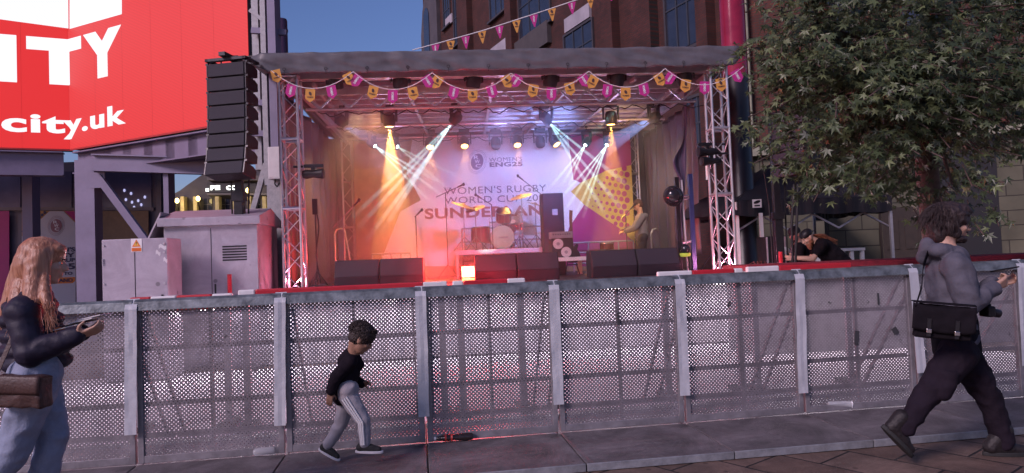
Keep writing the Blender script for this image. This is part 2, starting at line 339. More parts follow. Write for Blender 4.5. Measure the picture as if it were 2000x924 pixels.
pf = empty('side_platform', 'dark red covered platform under the tree beside the stage', 'platform', Matrix.Translation(at(1462, 520, 9.3).xy.to_3d()) @ Matrix.Rotation(.09, 4, 'Z'))
MB().box((0, 0, 1.16), (5.2, .9, 1.235)).build('platform_top', dred, pf, bevel=.01)
MB().box((.03, .03, .01), (5.17, .87, 1.155)).build('platform_skirt', pm('platform_skirt_cloth', (.3, .28, .3), .9), pf)
# ------------------------------------------------------------------ trusses
def truss(mb_c, mb_l, a, b, w, up=(0, 0, 1), rc=.024, rl=.009, h=None, bays=None, tri=False):
    a = Vector(a); b = Vector(b); d = (b-a); L = d.length; d.normalize(); s = d.cross(Vector(up)).normalized(); u = s.cross(d); h = h or w
    c = [s*x*w/2+u*y*h/2 for x, y in ((-1,-1),(1,-1),(1,1),(-1,1))]
    for q in c: mb_c.tube(a+q, b+q, rc, n=8)
    nb = bays or max(1, round(L/(w*1.1)))
    for f in range(4):
        p, q = c[f], c[(f+1) % 4]
        for i in range(nb):
            t0, t1 = i/nb*L, (i+1)/nb*L
            if (i+f) % 2: p, q = q, p
            mb_l.tube(a+d*t0+p, a+d*t1+q, rl, n=5, cap=False)
            if (i+f) % 2: p, q = q, p
    return c
ST = empty('stage_canopy', 'stage roof frame of aluminium truss with dark fabric canopy', 'stage canopy', SM)
def tower(u, v, z0, z1, w=.29):
    c = MB(); l = MB(); truss(c, l, (u, v, z0), (u, v, z1), w, up=(0, 1, 0), bays=round((z1-z0)/.27))
    for z in (z0+.02, (z0*.62+z1*.38), (z0*.3+z1*.7), z1-.02):
        for a, b in (((-1,-1),(1,-1)), ((1,-1),(1,1)), ((1,1),(-1,1)), ((-1,1),(-1,-1))): c.tube((u+a[0]*w/2, v+a[1]*w/2, z), (u+b[0]*w/2, v+b[1]*w/2, z), .024)
    t = c.build('truss_tower', alu, ST, smooth=True); l.build('lattice', alu, t, smooth=True); return t
tower(0, 0, DECK, ROOF-.05, .27); tower(SW+.02, 0, DECK, ROOF-.05, .27); tower(0.02, SDEP, DECK, ROOF-.1, .22); tower(SW, SDEP, DECK, ROOF-.1, .22)
def hbar(v, z, w=.26, h=.3):
    c = MB(); l = MB(); c.bar((.1, v, z+h), (SW-.1, v, z+h), .06, .13); c.tube((.1, v, z), (SW-.1, v, z), .025)
    n = 14
    for i in range(n):
        x0 = .1+(SW-.2)*i/n; x1 = .1+(SW-.2)*(i+1)/n; xm = (x0+x1)/2
        l.bar((x0, v, z+h-.06), (xm, v, z+.02), .03, .03); l.bar((xm, v, z+.02), (x1, v, z+h-.06), .03, .03)
    t = c.build('roof_truss', alu, ST); l.build('lattice', alu, t)
hbar(.62, 4.06)
c = MB(); c.tube((.1, 2.4, 4.13), (SW-.1, 2.4, 4.13), .025); c.tube((.1, 4.95, 4.36), (SW-.1, 4.95, 4.36), .025)
c.build('lighting_bar', alu, ST)
for v in [.25+.42*k for k in range(12)]:
    MB().box((-.1, v-.03, 4.44), (SW+.1, v+.03, 4.52)).build('purlin', alu, ST)
for a, b in (((1.75, .3), (1.95, 5.2)), ((3.2, .3), (3.25, 5.2)), ((4.6, .3), (4.2, 5.2)), ((.3, .3), (.3, 5.2)), ((SW-.3, .3), (SW-.3, 5.2)), ((5.6, .3), (5.3, 5.2))):
    MB().bar((a[0], a[1], 4.405), (b[0], b[1], 4.405), .05, .06).build('rafter', alu, ST)
MB().bar((.05, 0.2, 4.36), (.05, SDEP, 4.36), .08, .12).build('side_beam', alu_dull, ST); MB().bar((SW-.05, .2, 4.36), (SW-.05, SDEP, 4.36), .08, .12).build('side_beam', alu_dull, ST)
MB().box((-.1, -.02, 4.40), (SW+.1, .05, 4.5)).build('front_beam', alu, ST)
roofm = pm('roof_sheet', (.20, .19, .24), .55, .2, .2, 2)
MB().box((-.3, -.2, 4.53), (SW+.3, SDEP+.4, 4.56)).build('roof_sheet', roofm, ST)
canv = pm('canopy_fabric', (.12, .115, .13), .42, 0, .2, 3, .35, 9, spec=.3)
U0, U1 = -.70, SW+.52
def valance(u, v):
    x = U0+(U1-U0)*u
    prof = [(-.33, 4.405), (-.335, 4.50), (-.34, 4.60), (-.345, 4.70), (-.335, 4.725), (-.1, 4.745), (.5, 4.78), (3, 4.95), (5.9, 4.8), (5.9, 4.5)]
    t = v*(len(prof)-1); i = min(int(t), len(prof)-2); k = t-i
    y = prof[i][0]*(1-k)+prof[i+1][0]*k; z = prof[i][1]*(1-k)+prof[i+1][1]*k
    n = noise.noise(Vector((x*2.2, z*3+x*.7, 2)))*.030 + noise.noise(Vector((x*4+z*12, z*5-x*2, 5)))*.034
    e = max(0, 1-abs(x-U0)/.35)+max(0, 1-abs(x-U1)/.25)
    if v < .5: y -= n; z += n*.12 - .03*e*(z-4.4)/.35
    y += .25*e if v < .5 else 0
    kk = max(0, 1-(x-U0)/.5)+max(0, 1-(U1-x)/.32)
    if z < 4.70: z += (4.70-z)*min(1, kk)**1.1
    if v < .15: z += .012*abs(math.sin(x*math.pi/.62))
    return Vector((x, y, z))
vm = MB(); vm.grid(valance, 170, 27); vv = vm.build('canopy_cover', canv, ST, smooth=True, solid=.004)
def gable(x, s):
    m = MB(); m.prism([Vector((x, y, z)) for y, z in ((-.08, 4.42), (-.08, 4.66), (.3, 4.76), (3, 4.93), (5.88, 4.78), (5.88, 4.5), (.5, 4.43))], (.01*s, 0, 0)); m.build('canopy_side', canv, ST)
gable(U0+.5, 1); gable(U1-.33, -1)
for k in range(12):
    x = .0+SW*k/11; m = MB(); m.path([Vector((x+.022*math.cos(t), -.345, 4.47+.022*math.sin(t))) for t in [i*math.pi/5 for i in range(11)]], .004, 4); m.tube((x, -.345, 4.45), (x, -.335, 4.39), .004, n=4); m.build('hook', blackm, ST)
# deck
dk = empty('stage_deck', 'raised stage floor behind the crowd barriers', 'stage', SM)
deckm = pm('deck_boards', (.05, .035, .04), .55, 0, .3, 3, .1, 50)
MB().box((-.5, -.35, DECK-.08), (SW+.6, 5.7, DECK)).build('deck', deckm, dk)
MB().box((-.5, -.37, DECK-.075), (SW+.6, -.352, DECK-.01)).build('deck_edge', alu, dk)
skirtm = pm('pale_skirt_fabric', (.85, .82, .86), .8, 0, .06, 2)
MB().grid(lambda u, v: Vector((-.48+(SW+1.06)*u, -.34+.02*math.sin(u*190)+.01*math.sin(u*67), .02+(DECK-.11)*v)), 400, 1).build('skirt', skirtm, dk, smooth=True)
def added_light(P, rz, W_, lab, grp):  # lights added out of sight to brighten the holes in the barrier
    r = empty('added_pit_light', lab, 'added light', Matrix.Translation(P) @ Matrix.Rotation(rz, 4, 'Z'), grp)
    MB().box((-.12, -.05, -.04), (.12, .04, .03)).build('housing', black, r, bevel=.008); MB().box((-.10, -.045, -.047), (.10, .03, -.041)).build('lens', pm('added_pit_lens', (.6, .6, .6), .4, 0, 0, emis=(1, .85, .95), estr=6), r)
    l = bpy.data.lights.new('added_pit_lamp', 'AREA'); l.energy = W_; l.color = (1, .86, .97); l.shape = 'RECTANGLE'; l.size = 1.5; l.size_y = .06
    o = bpy.data.objects.new('added_pit_lamp', l); COL.objects.link(o); o.location = Vector(P)+Vector((0, -.09, -.08)); o.rotation_euler = (R(-35), 0, rz)
for u in (-.2, 1.5, 3.2, 4.9, 6.6): added_light(SM @ Vector((u, -.42, .98)), SA, 13, 'small added unseen light under the stage edge behind the crowd barriers', 'added lights along the underside of the stage edge')
_pb = at(1462, 520, 9.3)
for u in (.7, 2.3, 3.9): added_light(Vector((_pb.x+u*.996, _pb.y+u*.09-.06, 1.1)), .09, 13, 'small added unseen light under the edge of the dark red platform', 'added lights under the dark red platform')
# ------------------------------------------------------------------ backdrop banner
BV = 5.12
bd = empty('backdrop_banner', "large printed stage backdrop with event lettering, magenta and yellow shapes", 'banner', SM)
def bp_(px, py, dv=0): return st(px, py, BV-dv)
zb0, zb1 = DECK+.02, bp_(960, 268).z
ub0, ub1 = bp_(690, 300).x, bp_(1232, 300).x
honey = bpy.data.materials.new('printed_orange_honeycomb'); N, L = nodes(honey); b = N['Principled BSDF']; b.inputs['Roughness'].default_value = .7
tc = N.new('ShaderNodeTexCoord'); vo = N.new('ShaderNodeTexVoronoi'); vo.feature = 'DISTANCE_TO_EDGE'; vo.inputs['Scale'].default_value = 5; vo.inputs['Randomness'].default_value = .12; L.new(tc.outputs['Object'], vo.inputs[0])
cr = N.new('ShaderNodeValToRGB'); cr.color_ramp.elements[0].position = .03; cr.color_ramp.elements[0].color = (.36, .23, .09, 1); cr.color_ramp.elements[1].position = .07; cr.color_ramp.elements[1].color = (.46, .31, .13, 1)
L.new(vo.outputs[0], cr.inputs[0]); L.new(cr.outputs[0], b.inputs['Base Color'])
MB().box((ub0, BV, zb0), (ub1, BV+.02, zb1)).build('banner_sheet', honey, bd)
def shape(pts, k, mat, name, parent=bd):
    m = MB(); vs = [bp_(x, y, .004*k) for x, y in pts]
    for v in vs: v.x = min(max(v.x, ub0+.002), ub1-.002); v.z = min(max(v.z, zb0+.002), zb1-.002)
    m.add(vs, [tuple(range(len(vs)))]); return m.build(name, mat, parent)
bwhite = pm('banner_white', (.80, .80, .84), .65, 0, .05, 1.5, .1, 3)
bmag = pm('banner_magenta', (.42, .012, .18), .65, 0, .1, 2, .1, 3)
byel = pm('banner_yellow', (.68, .48, .10), .65, 0, .1, 2)
bdark = pm('banner_dark_print', (.05, .04, .10), .65, 0, 0); borange = pm('banner_brown_print', (.30, .10, .06), .65, 0, 0)
shape([(805, 260), (1109, 260), (1120, 351), (1134, 357), (1115, 374), (1141, 400), (1111, 445), (1095, 520), (740, 520), (782, 413), (822, 391), (795, 340)], 1, bwhite, 'white_field')
shape([(1109, 260), (1250, 260), (1250, 322), (1185, 333), (1134, 357), (1120, 351)], 1, bmag, 'magenta_field')
shape([(1115, 374), (1134, 357), (1185, 333), (1250, 322), (1250, 475), (1213, 448), (1141, 400)], 1, byel, 'yellow_field')
shape([(1141, 400), (1213, 448), (1250, 475), (1250, 520), (1095, 520), (1111, 445)], 1, bmag, 'magenta_field')
shape([(690, 262), (720, 262), (720, 330), (690, 330)], 1, pm('banner_brown', (.30, .14, .08), .7), 'brown_corner')
md = MB()
for i in range(13):
    for j in range(8):
        x = 1152+j*11.2+(i % 2)*5.6; y = 322+i*12.5+(j-3)*2.2; r = min(1.4+.62*j, 5.6)
        if x > 1228 or y > 393+(x-1141)*.78 or y < 366-(x-1134)*.45: continue
        c0 = bp_(x, y, .008); rr = (bp_(x+r, y, .008)-c0).length
        md.add([c0+Vector((rr*math.cos(t), 0, rr*1.1*math.sin(t))) for t in [k*math.pi/6 for k in range(12)]], [tuple(range(12))])
md.build('printed_dots', bmag, bd)
def btext(s, x0, x1, y0, y1, mat, bold=.03, k=3):
    a = bp_(x0, y0, .004*k); b_ = bp_(x1, y1, .004*k); yy = (y0+y1)/2
    a2 = bp_(x0, (y0+y1)/2+.02*(x1-x0), .004*k)
    zc = bp_((x0+x1)/2, yy, .004*k).z; h = abs(a.z-bp_(x0, y1, .004*k).z)
    lettering(s, a.x, b_.x, zc-h/2, zc+h/2, a.y, mat, bd, bold, spacing=1.08)
btext("WOMEN'S", 955, 1020, 307, 315.5, bdark, 0); btext("ENG25", 956, 1021, 316.5, 325.5, bdark, .04)
btext("WOMEN'S RUGBY", 867, 1067, 363, 377, bdark, 0); btext("WORLD CUP 2025", 868, 1076, 382, 395, bdark, 0); btext("SUNDERLAND", 829, 1090, 403, 424, borange, .03)
def emblem(cx, cy, rx, ry, fn, parent, mat_d, mat_l, rw_=.4, name='emblem'):
    """oval ball emblem with stacked initials; fn(x,y)->point for pixel-like offsets, k is layer"""
    m = MB(); n = 28; ang = R(14)
    def E(a, b_, k, t):
        x, y = a*math.cos(t), b_*math.sin(t); return fn(cx+x*math.cos(ang)-y*math.sin(ang), cy+x*math.sin(ang)+y*math.cos(ang), k)
    m.add([E(rx, ry, 3, 2*math.pi*i/n) for i in range(n)], [tuple(range(n))])
    e = m.build(name, mat_d, parent)
    q = MB()
    for kk, ra in ((0, 1.22), (1, 1.42)):
        nd = 44
        for i in range(nd):
            t = 2*math.pi*i/nd; t2 = t+2*math.pi/nd*.55
            q.add([E(rx*ra, ry*ra, 3, t), E(rx*ra, ry*ra, 3, t2), E(rx*(ra+.07), ry*(ra+.07), 3, t2), E(rx*(ra+.07), ry*(ra+.07), 3, t)], [(0, 1, 2, 3)])
    q.build('ring', mat_d, e)
    for i, ch in enumerate('RWC'):
        x = cx+(-2+i*2.0)*rx/14; y = cy+(-.55+i*.52)*ry; w = rx*.42; h = ry*.22
        me = text_mesh(ch, .03); xs = [v.co.x for v in me.vertices]; ys = [v.co.y for v in me.vertices]
        for v in me.vertices: v.co = fn(x-w+2*w*(v.co.x-min(xs))/(max(xs)-min(xs)), y+h-2*h*(v.co.y-min(ys))/(max(ys)-min(ys)), 4)
        me.materials.clear(); me.materials.append(mat_l); o = bpy.data.objects.new('initial', me); COL.objects.link(o); o.parent = e
emblem(932, 316, 12, 16, lambda x, y, k: bp_(x, y, .004*k), bd, pm('emblem_grey', (.16, .14, .24), .6, 0, 0), bwhite)
# ------------------------------------------------------------------ curtains
curtm = pm('silver_curtain_fabric', (.17, .15, .17), .34, .45, .1, 2, .15, 6)
def curtain(name, lab, u, v0, v1, z0, z1, s, folds=8, mat=curtm, grp=None):
    sd_ = random.random()*9
    def fn(a, b_):
        v = v0+(v1-v0)*a; z = z0+(z1-z0)*b_
        d = .07*math.sin(a*folds*6.28+1.5*noise.noise(Vector((a*4, z*.5, 1))))+.06*noise.noise(Vector((a*6, z*.6, sd_)))+.02*noise.noise(Vector((a*25, z*1.5, sd_)))
        return Vector((u+s*d*(1-.4*b_)+s*.12*(1-b_)*noise.noise(Vector((a*3, 0, sd_))), v, z))
    return tag(MB().grid(fn, 160, 24).build(name, mat, None, SM, smooth=True, solid=.004), lab, 'curtain', grp)
curtain('side_curtain', 'grey shiny side curtain hanging at the left of the stage', -.22, .35, 5.2, DECK+.02, 4.3, 1)
curtain('side_curtain', 'pale shiny side curtain hanging at the right of the stage behind the musician', SW+.24, 1.6, 5.2, DECK+.3, 4.3, -1)
flapm = pm('dark_purple_flap', (.075, .06, .12), .5, 0, .2, 5)
def flap(a, b_):
    top = st(1342, 168, 1.0); bot = st(1335, 470, 1.0); x = top.x*(1-a)+bot.x*a; z = top.z*(1-a)+bot.z*a
    w = .04+.20*math.exp(-((a-.50)/.10)**2)+.10*math.exp(-((a-.85)/.14)**2)
    return Vector((x-w*b_, 1.0+.05*math.sin(b_*7+a*9), z))
tag(MB().grid(flap, 50, 10).build('loose_flap', flapm, None, SM, smooth=True, solid=.004), 'dark purple loose curtain flap billowing out at the right truss side', 'curtain')
tag(MB().grid(lambda a, b_: Vector((-.5+(SW+1.0)*a, 5.42+.05*math.sin(a*95)+.03*noise.noise(Vector((a*9, b_, 2))), DECK+.02+3.35*b_)), 200, 4).build('rear_drape', pm('dark_drape', (.035, .03, .045), .8, 0, .2, 4), None, SM, smooth=True, solid=.004), 'dark drape hanging behind the printed backdrop at the rear of the stage', 'drape')
# ------------------------------------------------------------------ moving head lamps
def lens_mat(name, c, s):
    return pm(name, (.02, .02, .02), .3, 0, 0, emis=c, estr=s)
L_OR = lens_mat('amber_lens', (1, .55, .14), 9); L_TE = lens_mat('cyan_lens', (.65, 1, 1), 40); L_BL = lens_mat('blue_lens', (.3, .5, 1), 2); L_OFF = pm('unlit_lens', (.03, .03, .04), .1, 0, 0)
def lamp(p, d, size, mode, lab, group, hang=.35):
    """p stage-local head centre, d stage-local beam direction"""
    d = Vector(d).normalized(); r = empty('moving_head_lamp', lab, 'stage lamp', SM @ Matrix.Translation(p), group)
    s = size; yaw = math.atan2(d.x, -d.y) if abs(d.x)+abs(d.y) > .05 else 0
    Y = Matrix.Rotation(yaw, 4, 'Z')
    MB().cb((0, 0, s*1.15), (s*1.0, s*.75, s*.32), Y).cb((0, 0, s*1.37), (s*.3, s*.3, s*.12), Y).build('base', black, r, bevel=s*.05)
    y = MB()
    for q in (-1, 1): y.prism([Y @ Vector((q*s*.56, a, b_)) for a, b_ in ((-s*.22, s), (s*.22, s), (s*.16, -s*.12), (-s*.16, -s*.12))], Y.to_3x3() @ Vector((q*s*.09, 0, 0)))
    y.cb((0, 0, s*.96), (s*1.28, s*.4, s*.07), Y)
    y.build('yoke', black, r, bevel=s*.02)
    cl = MB(); cl.tube((0, 0, s*1.4), (0, 0, s*1.4+hang*.35), s*.05); cl.lathe([(s*.12, -.03), (s*.12, .03)], Matrix.Translation((0, 0, s*1.4+hang*.3)) @ Matrix.Rotation(math.pi/2, 4, 'Y'), 10); cl.build('clamp', blackm, r)
    Q = d.to_track_quat('Z', 'Y').to_matrix().to_4x4()
    h = MB().lathe([(s*.18, -s*.62), (s*.36, -s*.56), (s*.47, -s*.3), (s*.5, s*.0), (s*.46, s*.35), (s*.42, s*.48), (s*.38, s*.48), (s*.37, s*.42)], Q, 20).build('head', black, r, smooth=True)
    if mode == 'wash':
        l = MB()
        for rr, n in ((0, 1), (.14, 6), (.28, 12)):
            for i in range(n):
                t = 2*math.pi*i/max(n, 1); l.lathe([(s*.062, s*.43), (s*.05, s*.465)], Q @ Matrix.Translation((s*rr*math.cos(t), s*rr*math.sin(t), 0)), 8)
        l.build('lens', L_OR, h)
    else: MB().lathe([(s*.30 if mode != 'beam' else s*.16, s*.43), (s*.22 if mode != 'beam' else s*.1, s*.475)], Q, 16).build('lens', {'off': L_OFF, 'beam': L_TE, 'blue': L_BL}[mode], h)
    return r, SM @ (Vector(p)+d*s*.52), (SM.to_3x3() @ d)
def spot(pos, d, col, W_, ang, blend=.3, rad=.02):
    l = bpy.data.lights.new('stage_spot', 'SPOT'); l.energy = W_; l.color = col; l.spot_size = R(ang); l.spot_blend = blend; l.shadow_soft_size = rad
    o = bpy.data.objects.new('stage_spot', l); COL.objects.link(o); o.location = pos; o.rotation_euler = (-Vector(d)).to_track_quat('Z', 'Y').to_euler(); return o
AMB = (1, .42, .08); TEAL = (.5, 1, 1)
G1 = 'moving head lamps under the front edge of the stage roof'; G2 = 'moving head lamps on the middle lighting bar'; G3 = 'moving head lamps on the rear lighting bar'
for x, lab in ((655, 'dark moving head lamp at the left end of the front row, by the paired flags'), (782, 'dark moving head lamp in the front row, second from the left'), (925, 'dark moving head lamp in the front row, left of the roof middle'),
               (1075, 'dark moving head lamp in the front row, right of the roof middle'), (1205, 'dark moving head lamp in the front row, above the lit amber lamp on the right'), (1337, 'dark moving head lamp at the right end of the front row')):
    p = st(x, 156-.012*(x-1000), .12); lamp(p, (random.uniform(-.2, .2), .25, -1), .25, 'off', lab, G1, .3)
V2 = 2.4
def pz(px, py, v): return st(px, py, v)
def aim(p, tx, ty, tv): return (st(tx, ty, tv)-p)
E_SPOT = 1.0
BEAM_M = {}
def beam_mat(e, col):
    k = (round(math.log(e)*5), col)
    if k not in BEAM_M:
        m = bpy.data.materials.new('glowing_beam_volume'); N, L = nodes(m); N.remove(N['Principled BSDF']); em = N.new('ShaderNodeEmission'); em.inputs[0].default_value = (*col, 1); em.inputs[1].default_value = math.exp(k[0]/5)
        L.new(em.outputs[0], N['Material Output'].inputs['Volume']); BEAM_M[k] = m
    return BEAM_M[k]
def shafts(root, q, targets, s0=1.0, col=(.55, .95, 1), r0=.012, r1=.045, n=9):  # beam light is put in as emission of the mesh itself
    """glowing beam meshes from the lens to stage-local targets, dying out along their length"""
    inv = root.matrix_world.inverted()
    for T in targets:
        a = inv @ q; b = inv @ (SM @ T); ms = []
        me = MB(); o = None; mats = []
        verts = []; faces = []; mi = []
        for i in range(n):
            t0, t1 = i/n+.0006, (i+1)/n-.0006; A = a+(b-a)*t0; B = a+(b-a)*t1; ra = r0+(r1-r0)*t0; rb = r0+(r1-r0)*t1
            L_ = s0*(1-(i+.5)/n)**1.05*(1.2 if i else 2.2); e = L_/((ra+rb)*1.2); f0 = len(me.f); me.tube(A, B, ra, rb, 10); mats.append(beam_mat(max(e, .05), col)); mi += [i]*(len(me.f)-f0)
        o = me.build('glowing_beam_mesh', mats[0], root)
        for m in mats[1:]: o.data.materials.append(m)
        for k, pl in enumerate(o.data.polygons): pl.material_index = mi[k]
def tg(*l): return [st(x, y, v) for x, y, v in l]
# middle bar
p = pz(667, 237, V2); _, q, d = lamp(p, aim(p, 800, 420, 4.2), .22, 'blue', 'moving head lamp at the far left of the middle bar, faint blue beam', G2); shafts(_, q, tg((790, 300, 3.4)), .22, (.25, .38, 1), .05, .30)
p = pz(760, 236, V2); _, q, d = lamp(p, (.02, .05, -1), .25, 'wash', 'amber lit moving head lamp on the left of the middle bar', G2); spot(q, d, AMB, 3000*E_SPOT, 26)
p = pz(890, 232, V2); _, q, d = lamp(p, aim(p, 700, 470, 3.9), .22, 'beam', 'moving head lamp throwing thin pale beams down to the left across the stage', G2)
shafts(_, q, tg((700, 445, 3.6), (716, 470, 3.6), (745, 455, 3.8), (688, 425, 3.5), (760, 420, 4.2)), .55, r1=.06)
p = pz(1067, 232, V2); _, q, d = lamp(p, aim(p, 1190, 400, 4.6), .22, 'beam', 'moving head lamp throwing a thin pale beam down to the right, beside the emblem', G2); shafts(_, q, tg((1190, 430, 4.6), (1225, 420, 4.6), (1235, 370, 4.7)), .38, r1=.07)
_p = p
p = pz(1193, 232, V2); _, q, d = lamp(p, (-.0, .05, -1), .25, 'wash', 'amber lit moving head lamp on the right of the middle bar', G2); spot(q, d, AMB, 3000*E_SPOT, 26)
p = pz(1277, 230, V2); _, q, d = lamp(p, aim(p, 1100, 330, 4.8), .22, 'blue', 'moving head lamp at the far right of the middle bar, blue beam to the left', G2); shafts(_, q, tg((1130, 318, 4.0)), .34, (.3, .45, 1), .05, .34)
V3 = 4.9
SH = {727: [(878, 392, 4.2), (868, 362, 4.3), (850, 404, 4.2)], 771: [(905, 350, 4.4), (880, 372, 4.3)], 1146: [(1096, 365, 4.4), (1108, 372, 4.4), (1070, 372, 4.4)], 1188: [(1098, 420, 4.2), (1120, 430, 4.2), (1138, 425, 4.2), (1080, 405, 4.2)]}
for x, y, mode, lab, tgt in (
    (727, 289, 'beam', 'small bright pale lamp at the far left of the rear bar', (880, 400, 4.0)), (771, 291, 'beam', 'small pale lamp on the left of the rear bar', (900, 370, 4.0)),
    (840, 289, 'wash', 'amber lit lamp on the rear bar crossed by the pale beams', None), (907, 287, 'wash', 'amber lit lamp on the rear bar left of the emblem', None),
    (968, 288, 'off', 'unlit lamp hanging above the emblem lettering', None), (1010, 285, 'wash', 'amber lit lamp on the rear bar right of the emblem', None),
    (1055, 285, 'off', 'unlit lamp between two amber lamps on the rear bar', None), (1083, 284, 'wash', 'amber lit lamp turned sideways on the rear bar', None),
    (1146, 286, 'beam', 'pale beam lamp on the right of the rear bar', (1085, 390, 4.0)), (1188, 286, 'beam', 'bright pale beam lamp at the far right of the rear bar', (1100, 440, 3.8))):
    vv_ = V3-.05 if mode != 'beam' else V3-.3
    p = pz(x, y-8, vv_)
    d = (0.02, -.6, -1) if tgt is None else aim(p, *tgt)
    if x == 1083: d = (.5, -.5, -1)
    _, q, d = lamp(p, d, .24 if mode != 'beam' else .2, mode, lab, G3, .25)
    if mode == 'wash': spot(q, d, AMB, 420*E_SPOT, 34)
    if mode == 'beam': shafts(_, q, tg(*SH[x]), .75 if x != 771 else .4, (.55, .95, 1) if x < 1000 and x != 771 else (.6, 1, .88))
# added pink uplights, unseen, to tint the front towers from their feet
for x, W_ in ((0, 7), (SW+.02, 22)):
    r = empty('added_truss_uplight', 'small added pink uplight inside the foot of the %s truss tower' % ('left' if x < 1 else 'right'), 'lamp', SM @ Matrix.Translation((x, 0, DECK)))
    MB().lathe([(.05, .01), (.06, .03), (.05, .07)], None, 14).build('housing', black, r); MB().lathe([(.04, .071), (.03, .075)], None, 14).build('lens', pm('added_pink_lens', (.5, .1, .2), .3, 0, 0, emis=(1, .25, .4), estr=6), r)
    l = bpy.data.lights.new('uplight', 'POINT'); l.energy = W_; l.color = (1, .28, .42); l.shadow_soft_size = .03; o = bpy.data.objects.new('uplight', l); COL.objects.link(o); o.location = SM @ Vector((x, -.0, DECK+.16))
# washes on the backdrop: added spots without a fixture, front row lamps stay unlit
def wash(u, tu, tz, col, w, ang, v=.9):
    spot(SM @ Vector((u, v, 4.1)), SM.to_3x3() @ (Vector((tu, BV, tz))-Vector((u, v, 4.1))), col, w, ang, 1, .1)
wash(4.6, 4.1, 2.7, (.26, .38, 1), 560, 75); wash(3.4, 3.2, 2.3, (.38, .42, 1), 200, 80); wash(1.2, .6, 2.0, (1, .42, .10), 260, 60); wash(6.0, 6.1, 3.2, (1, .55, .25), 160, 60)
spot(SM @ Vector((6.0, 1.0, 4.1)), SM.to_3x3() @ (Vector((7.0, 3.6, 2.5))-Vector((6.0, 1.0, 4.1))), (1, .80, .55), 200, 46, .9, .1)
spot(SM @ Vector((1.0, .8, 4.1)), SM.to_3x3() @ (Vector((-.1, 2.5, 2.6))-Vector((1.0, .8, 4.1))), (1, .6, .25), 220, 46, .9, .1)
_t = st(962, 462, 3.3); spot(SM @ Vector((5.6, .8, 4.2)), SM.to_3x3() @ (_t-Vector((5.6, .8, 4.2))), (.45, 1, .9), 1500, 8, .6, .03)
# purple wash of the roof
for u in (1.2, 3.6, 5.9):
    spot(SM @ Vector((u, 3.2, 3.2)), SM.to_3x3() @ Vector((0, -.3, 1)), (.74, .55, 1), 34, 150, 1, .1)
# stage smoke
sm = bpy.data.materials.new('stage_smoke'); N, L = nodes(sm); N.remove(N['Principled BSDF']); pv = N.new('ShaderNodeVolumePrincipled'); pv.inputs['Density'].default_value = .075; pv.inputs['Color'].default_value = (.97, .95, 1, 1); pv.inputs['Anisotropy'].default_value = .1
tc = N.new('ShaderNodeTexCoord'); sx_ = N.new('ShaderNodeSeparateXYZ'); L.new(tc.outputs['Object'], sx_.inputs[0])
mr = N.new('ShaderNodeMapRange'); mr.inputs['From Min'].default_value = 1.5; mr.inputs['From Max'].default_value = 5.6; mr.inputs['To Min'].default_value = .115; mr.inputs['To Max'].default_value = .022; L.new(sx_.outputs['X'], mr.inputs[0])
nz = N.new('ShaderNodeTexNoise'); nz.inputs['Scale'].default_value = .9; nz.inputs['Detail'].default_value = 3; nz.inputs['Distortion'].default_value = .8; L.new(tc.outputs['Object'], nz.inputs[0])
m2 = N.new('ShaderNodeMapRange'); m2.inputs['From Min'].default_value = .35; m2.inputs['From Max'].default_value = .65; m2.inputs['To Min'].default_value = .35; m2.inputs['To Max'].default_value = 1.6; L.new(nz.outputs[0], m2.inputs[0])
mm_ = N.new('ShaderNodeMath'); mm_.operation = 'MULTIPLY'; L.new(mr.outputs[0], mm_.inputs[0]); L.new(m2.outputs[0], mm_.inputs[1]); L.new(mm_.outputs[0], pv.inputs['Density'])
L.new(pv.outputs[0], N['Material Output'].inputs['Volume'])
SC.cycles.volume_step_rate = 1.0; SC.cycles.volume_max_steps = 64
tag(MB().box((.18, -.34, DECK+.005), (SW-.22, BV-.03, 4.34)).build('stage_smoke', sm, None, SM), 'thin smoke filling the stage and catching the lamp beams', 'smoke', kind='stuff')
# ------------------------------------------------------------------ stage gear
monm = pm('monitor_cabinet', (.016, .014, .02), .7, 0, .25, 18, .4, 250)
def wedge(px0, px1, pt, pb, v, lab):
    a = st(px0, pb, v); b = st(px1, pb, v); w = b.x-a.x; h = .44; cx = (a.x+b.x)/2
    r = empty('stage_monitor', lab, 'stage monitor', SM @ Matrix.Translation((cx, v, DECK)), 'wedge shaped floor monitors along the stage front'); w = w-.012
    pr = [(0, 0), (-.05, .17), (.10, h), (.42, h), (.50, .25), (.46, 0)]
    MB().prism([(-w/2, y, z) for y, z in pr], (w, 0, 0)).build('cabinet', monm, r, bevel=.012)
    MB().prism([(-w/2+.02, y, z) for y, z in ((-.006, .005), (-.057, .168), (-.05, .172), (0, .005))], (w-.04, 0, 0)).prism([(-w/2+.02, y, z) for y, z in ((-.055, .18), (.092, h-.012), (.10, h-.014), (-.046, .178))], (w-.04, 0, 0)).build('grille', grille, r)
    MB().box((w/2-.002, .2, .2), (w/2+.006, .3, .24)).build('handle', black, r)
wedge(653, 742, 502, 558, .15, 'left one of the two black floor monitors at the left stage corner'); wedge(742, 829, 502, 558, .15, 'right one of the two black floor monitors at the left stage corner')
wedge(928, 1011, 493, 547, .15, 'black floor monitor right beside the red floodlight'); wedge(1011, 1094, 492, 546, .15, 'black floor monitor in front of the white legged table')
wedge(1156, 1246, 487, 539, .15, 'black floor monitor at the right, its left end glowing red'); wedge(1246, 1329, 486, 537, .15, 'rightmost black floor monitor, beside the right side of the stage')
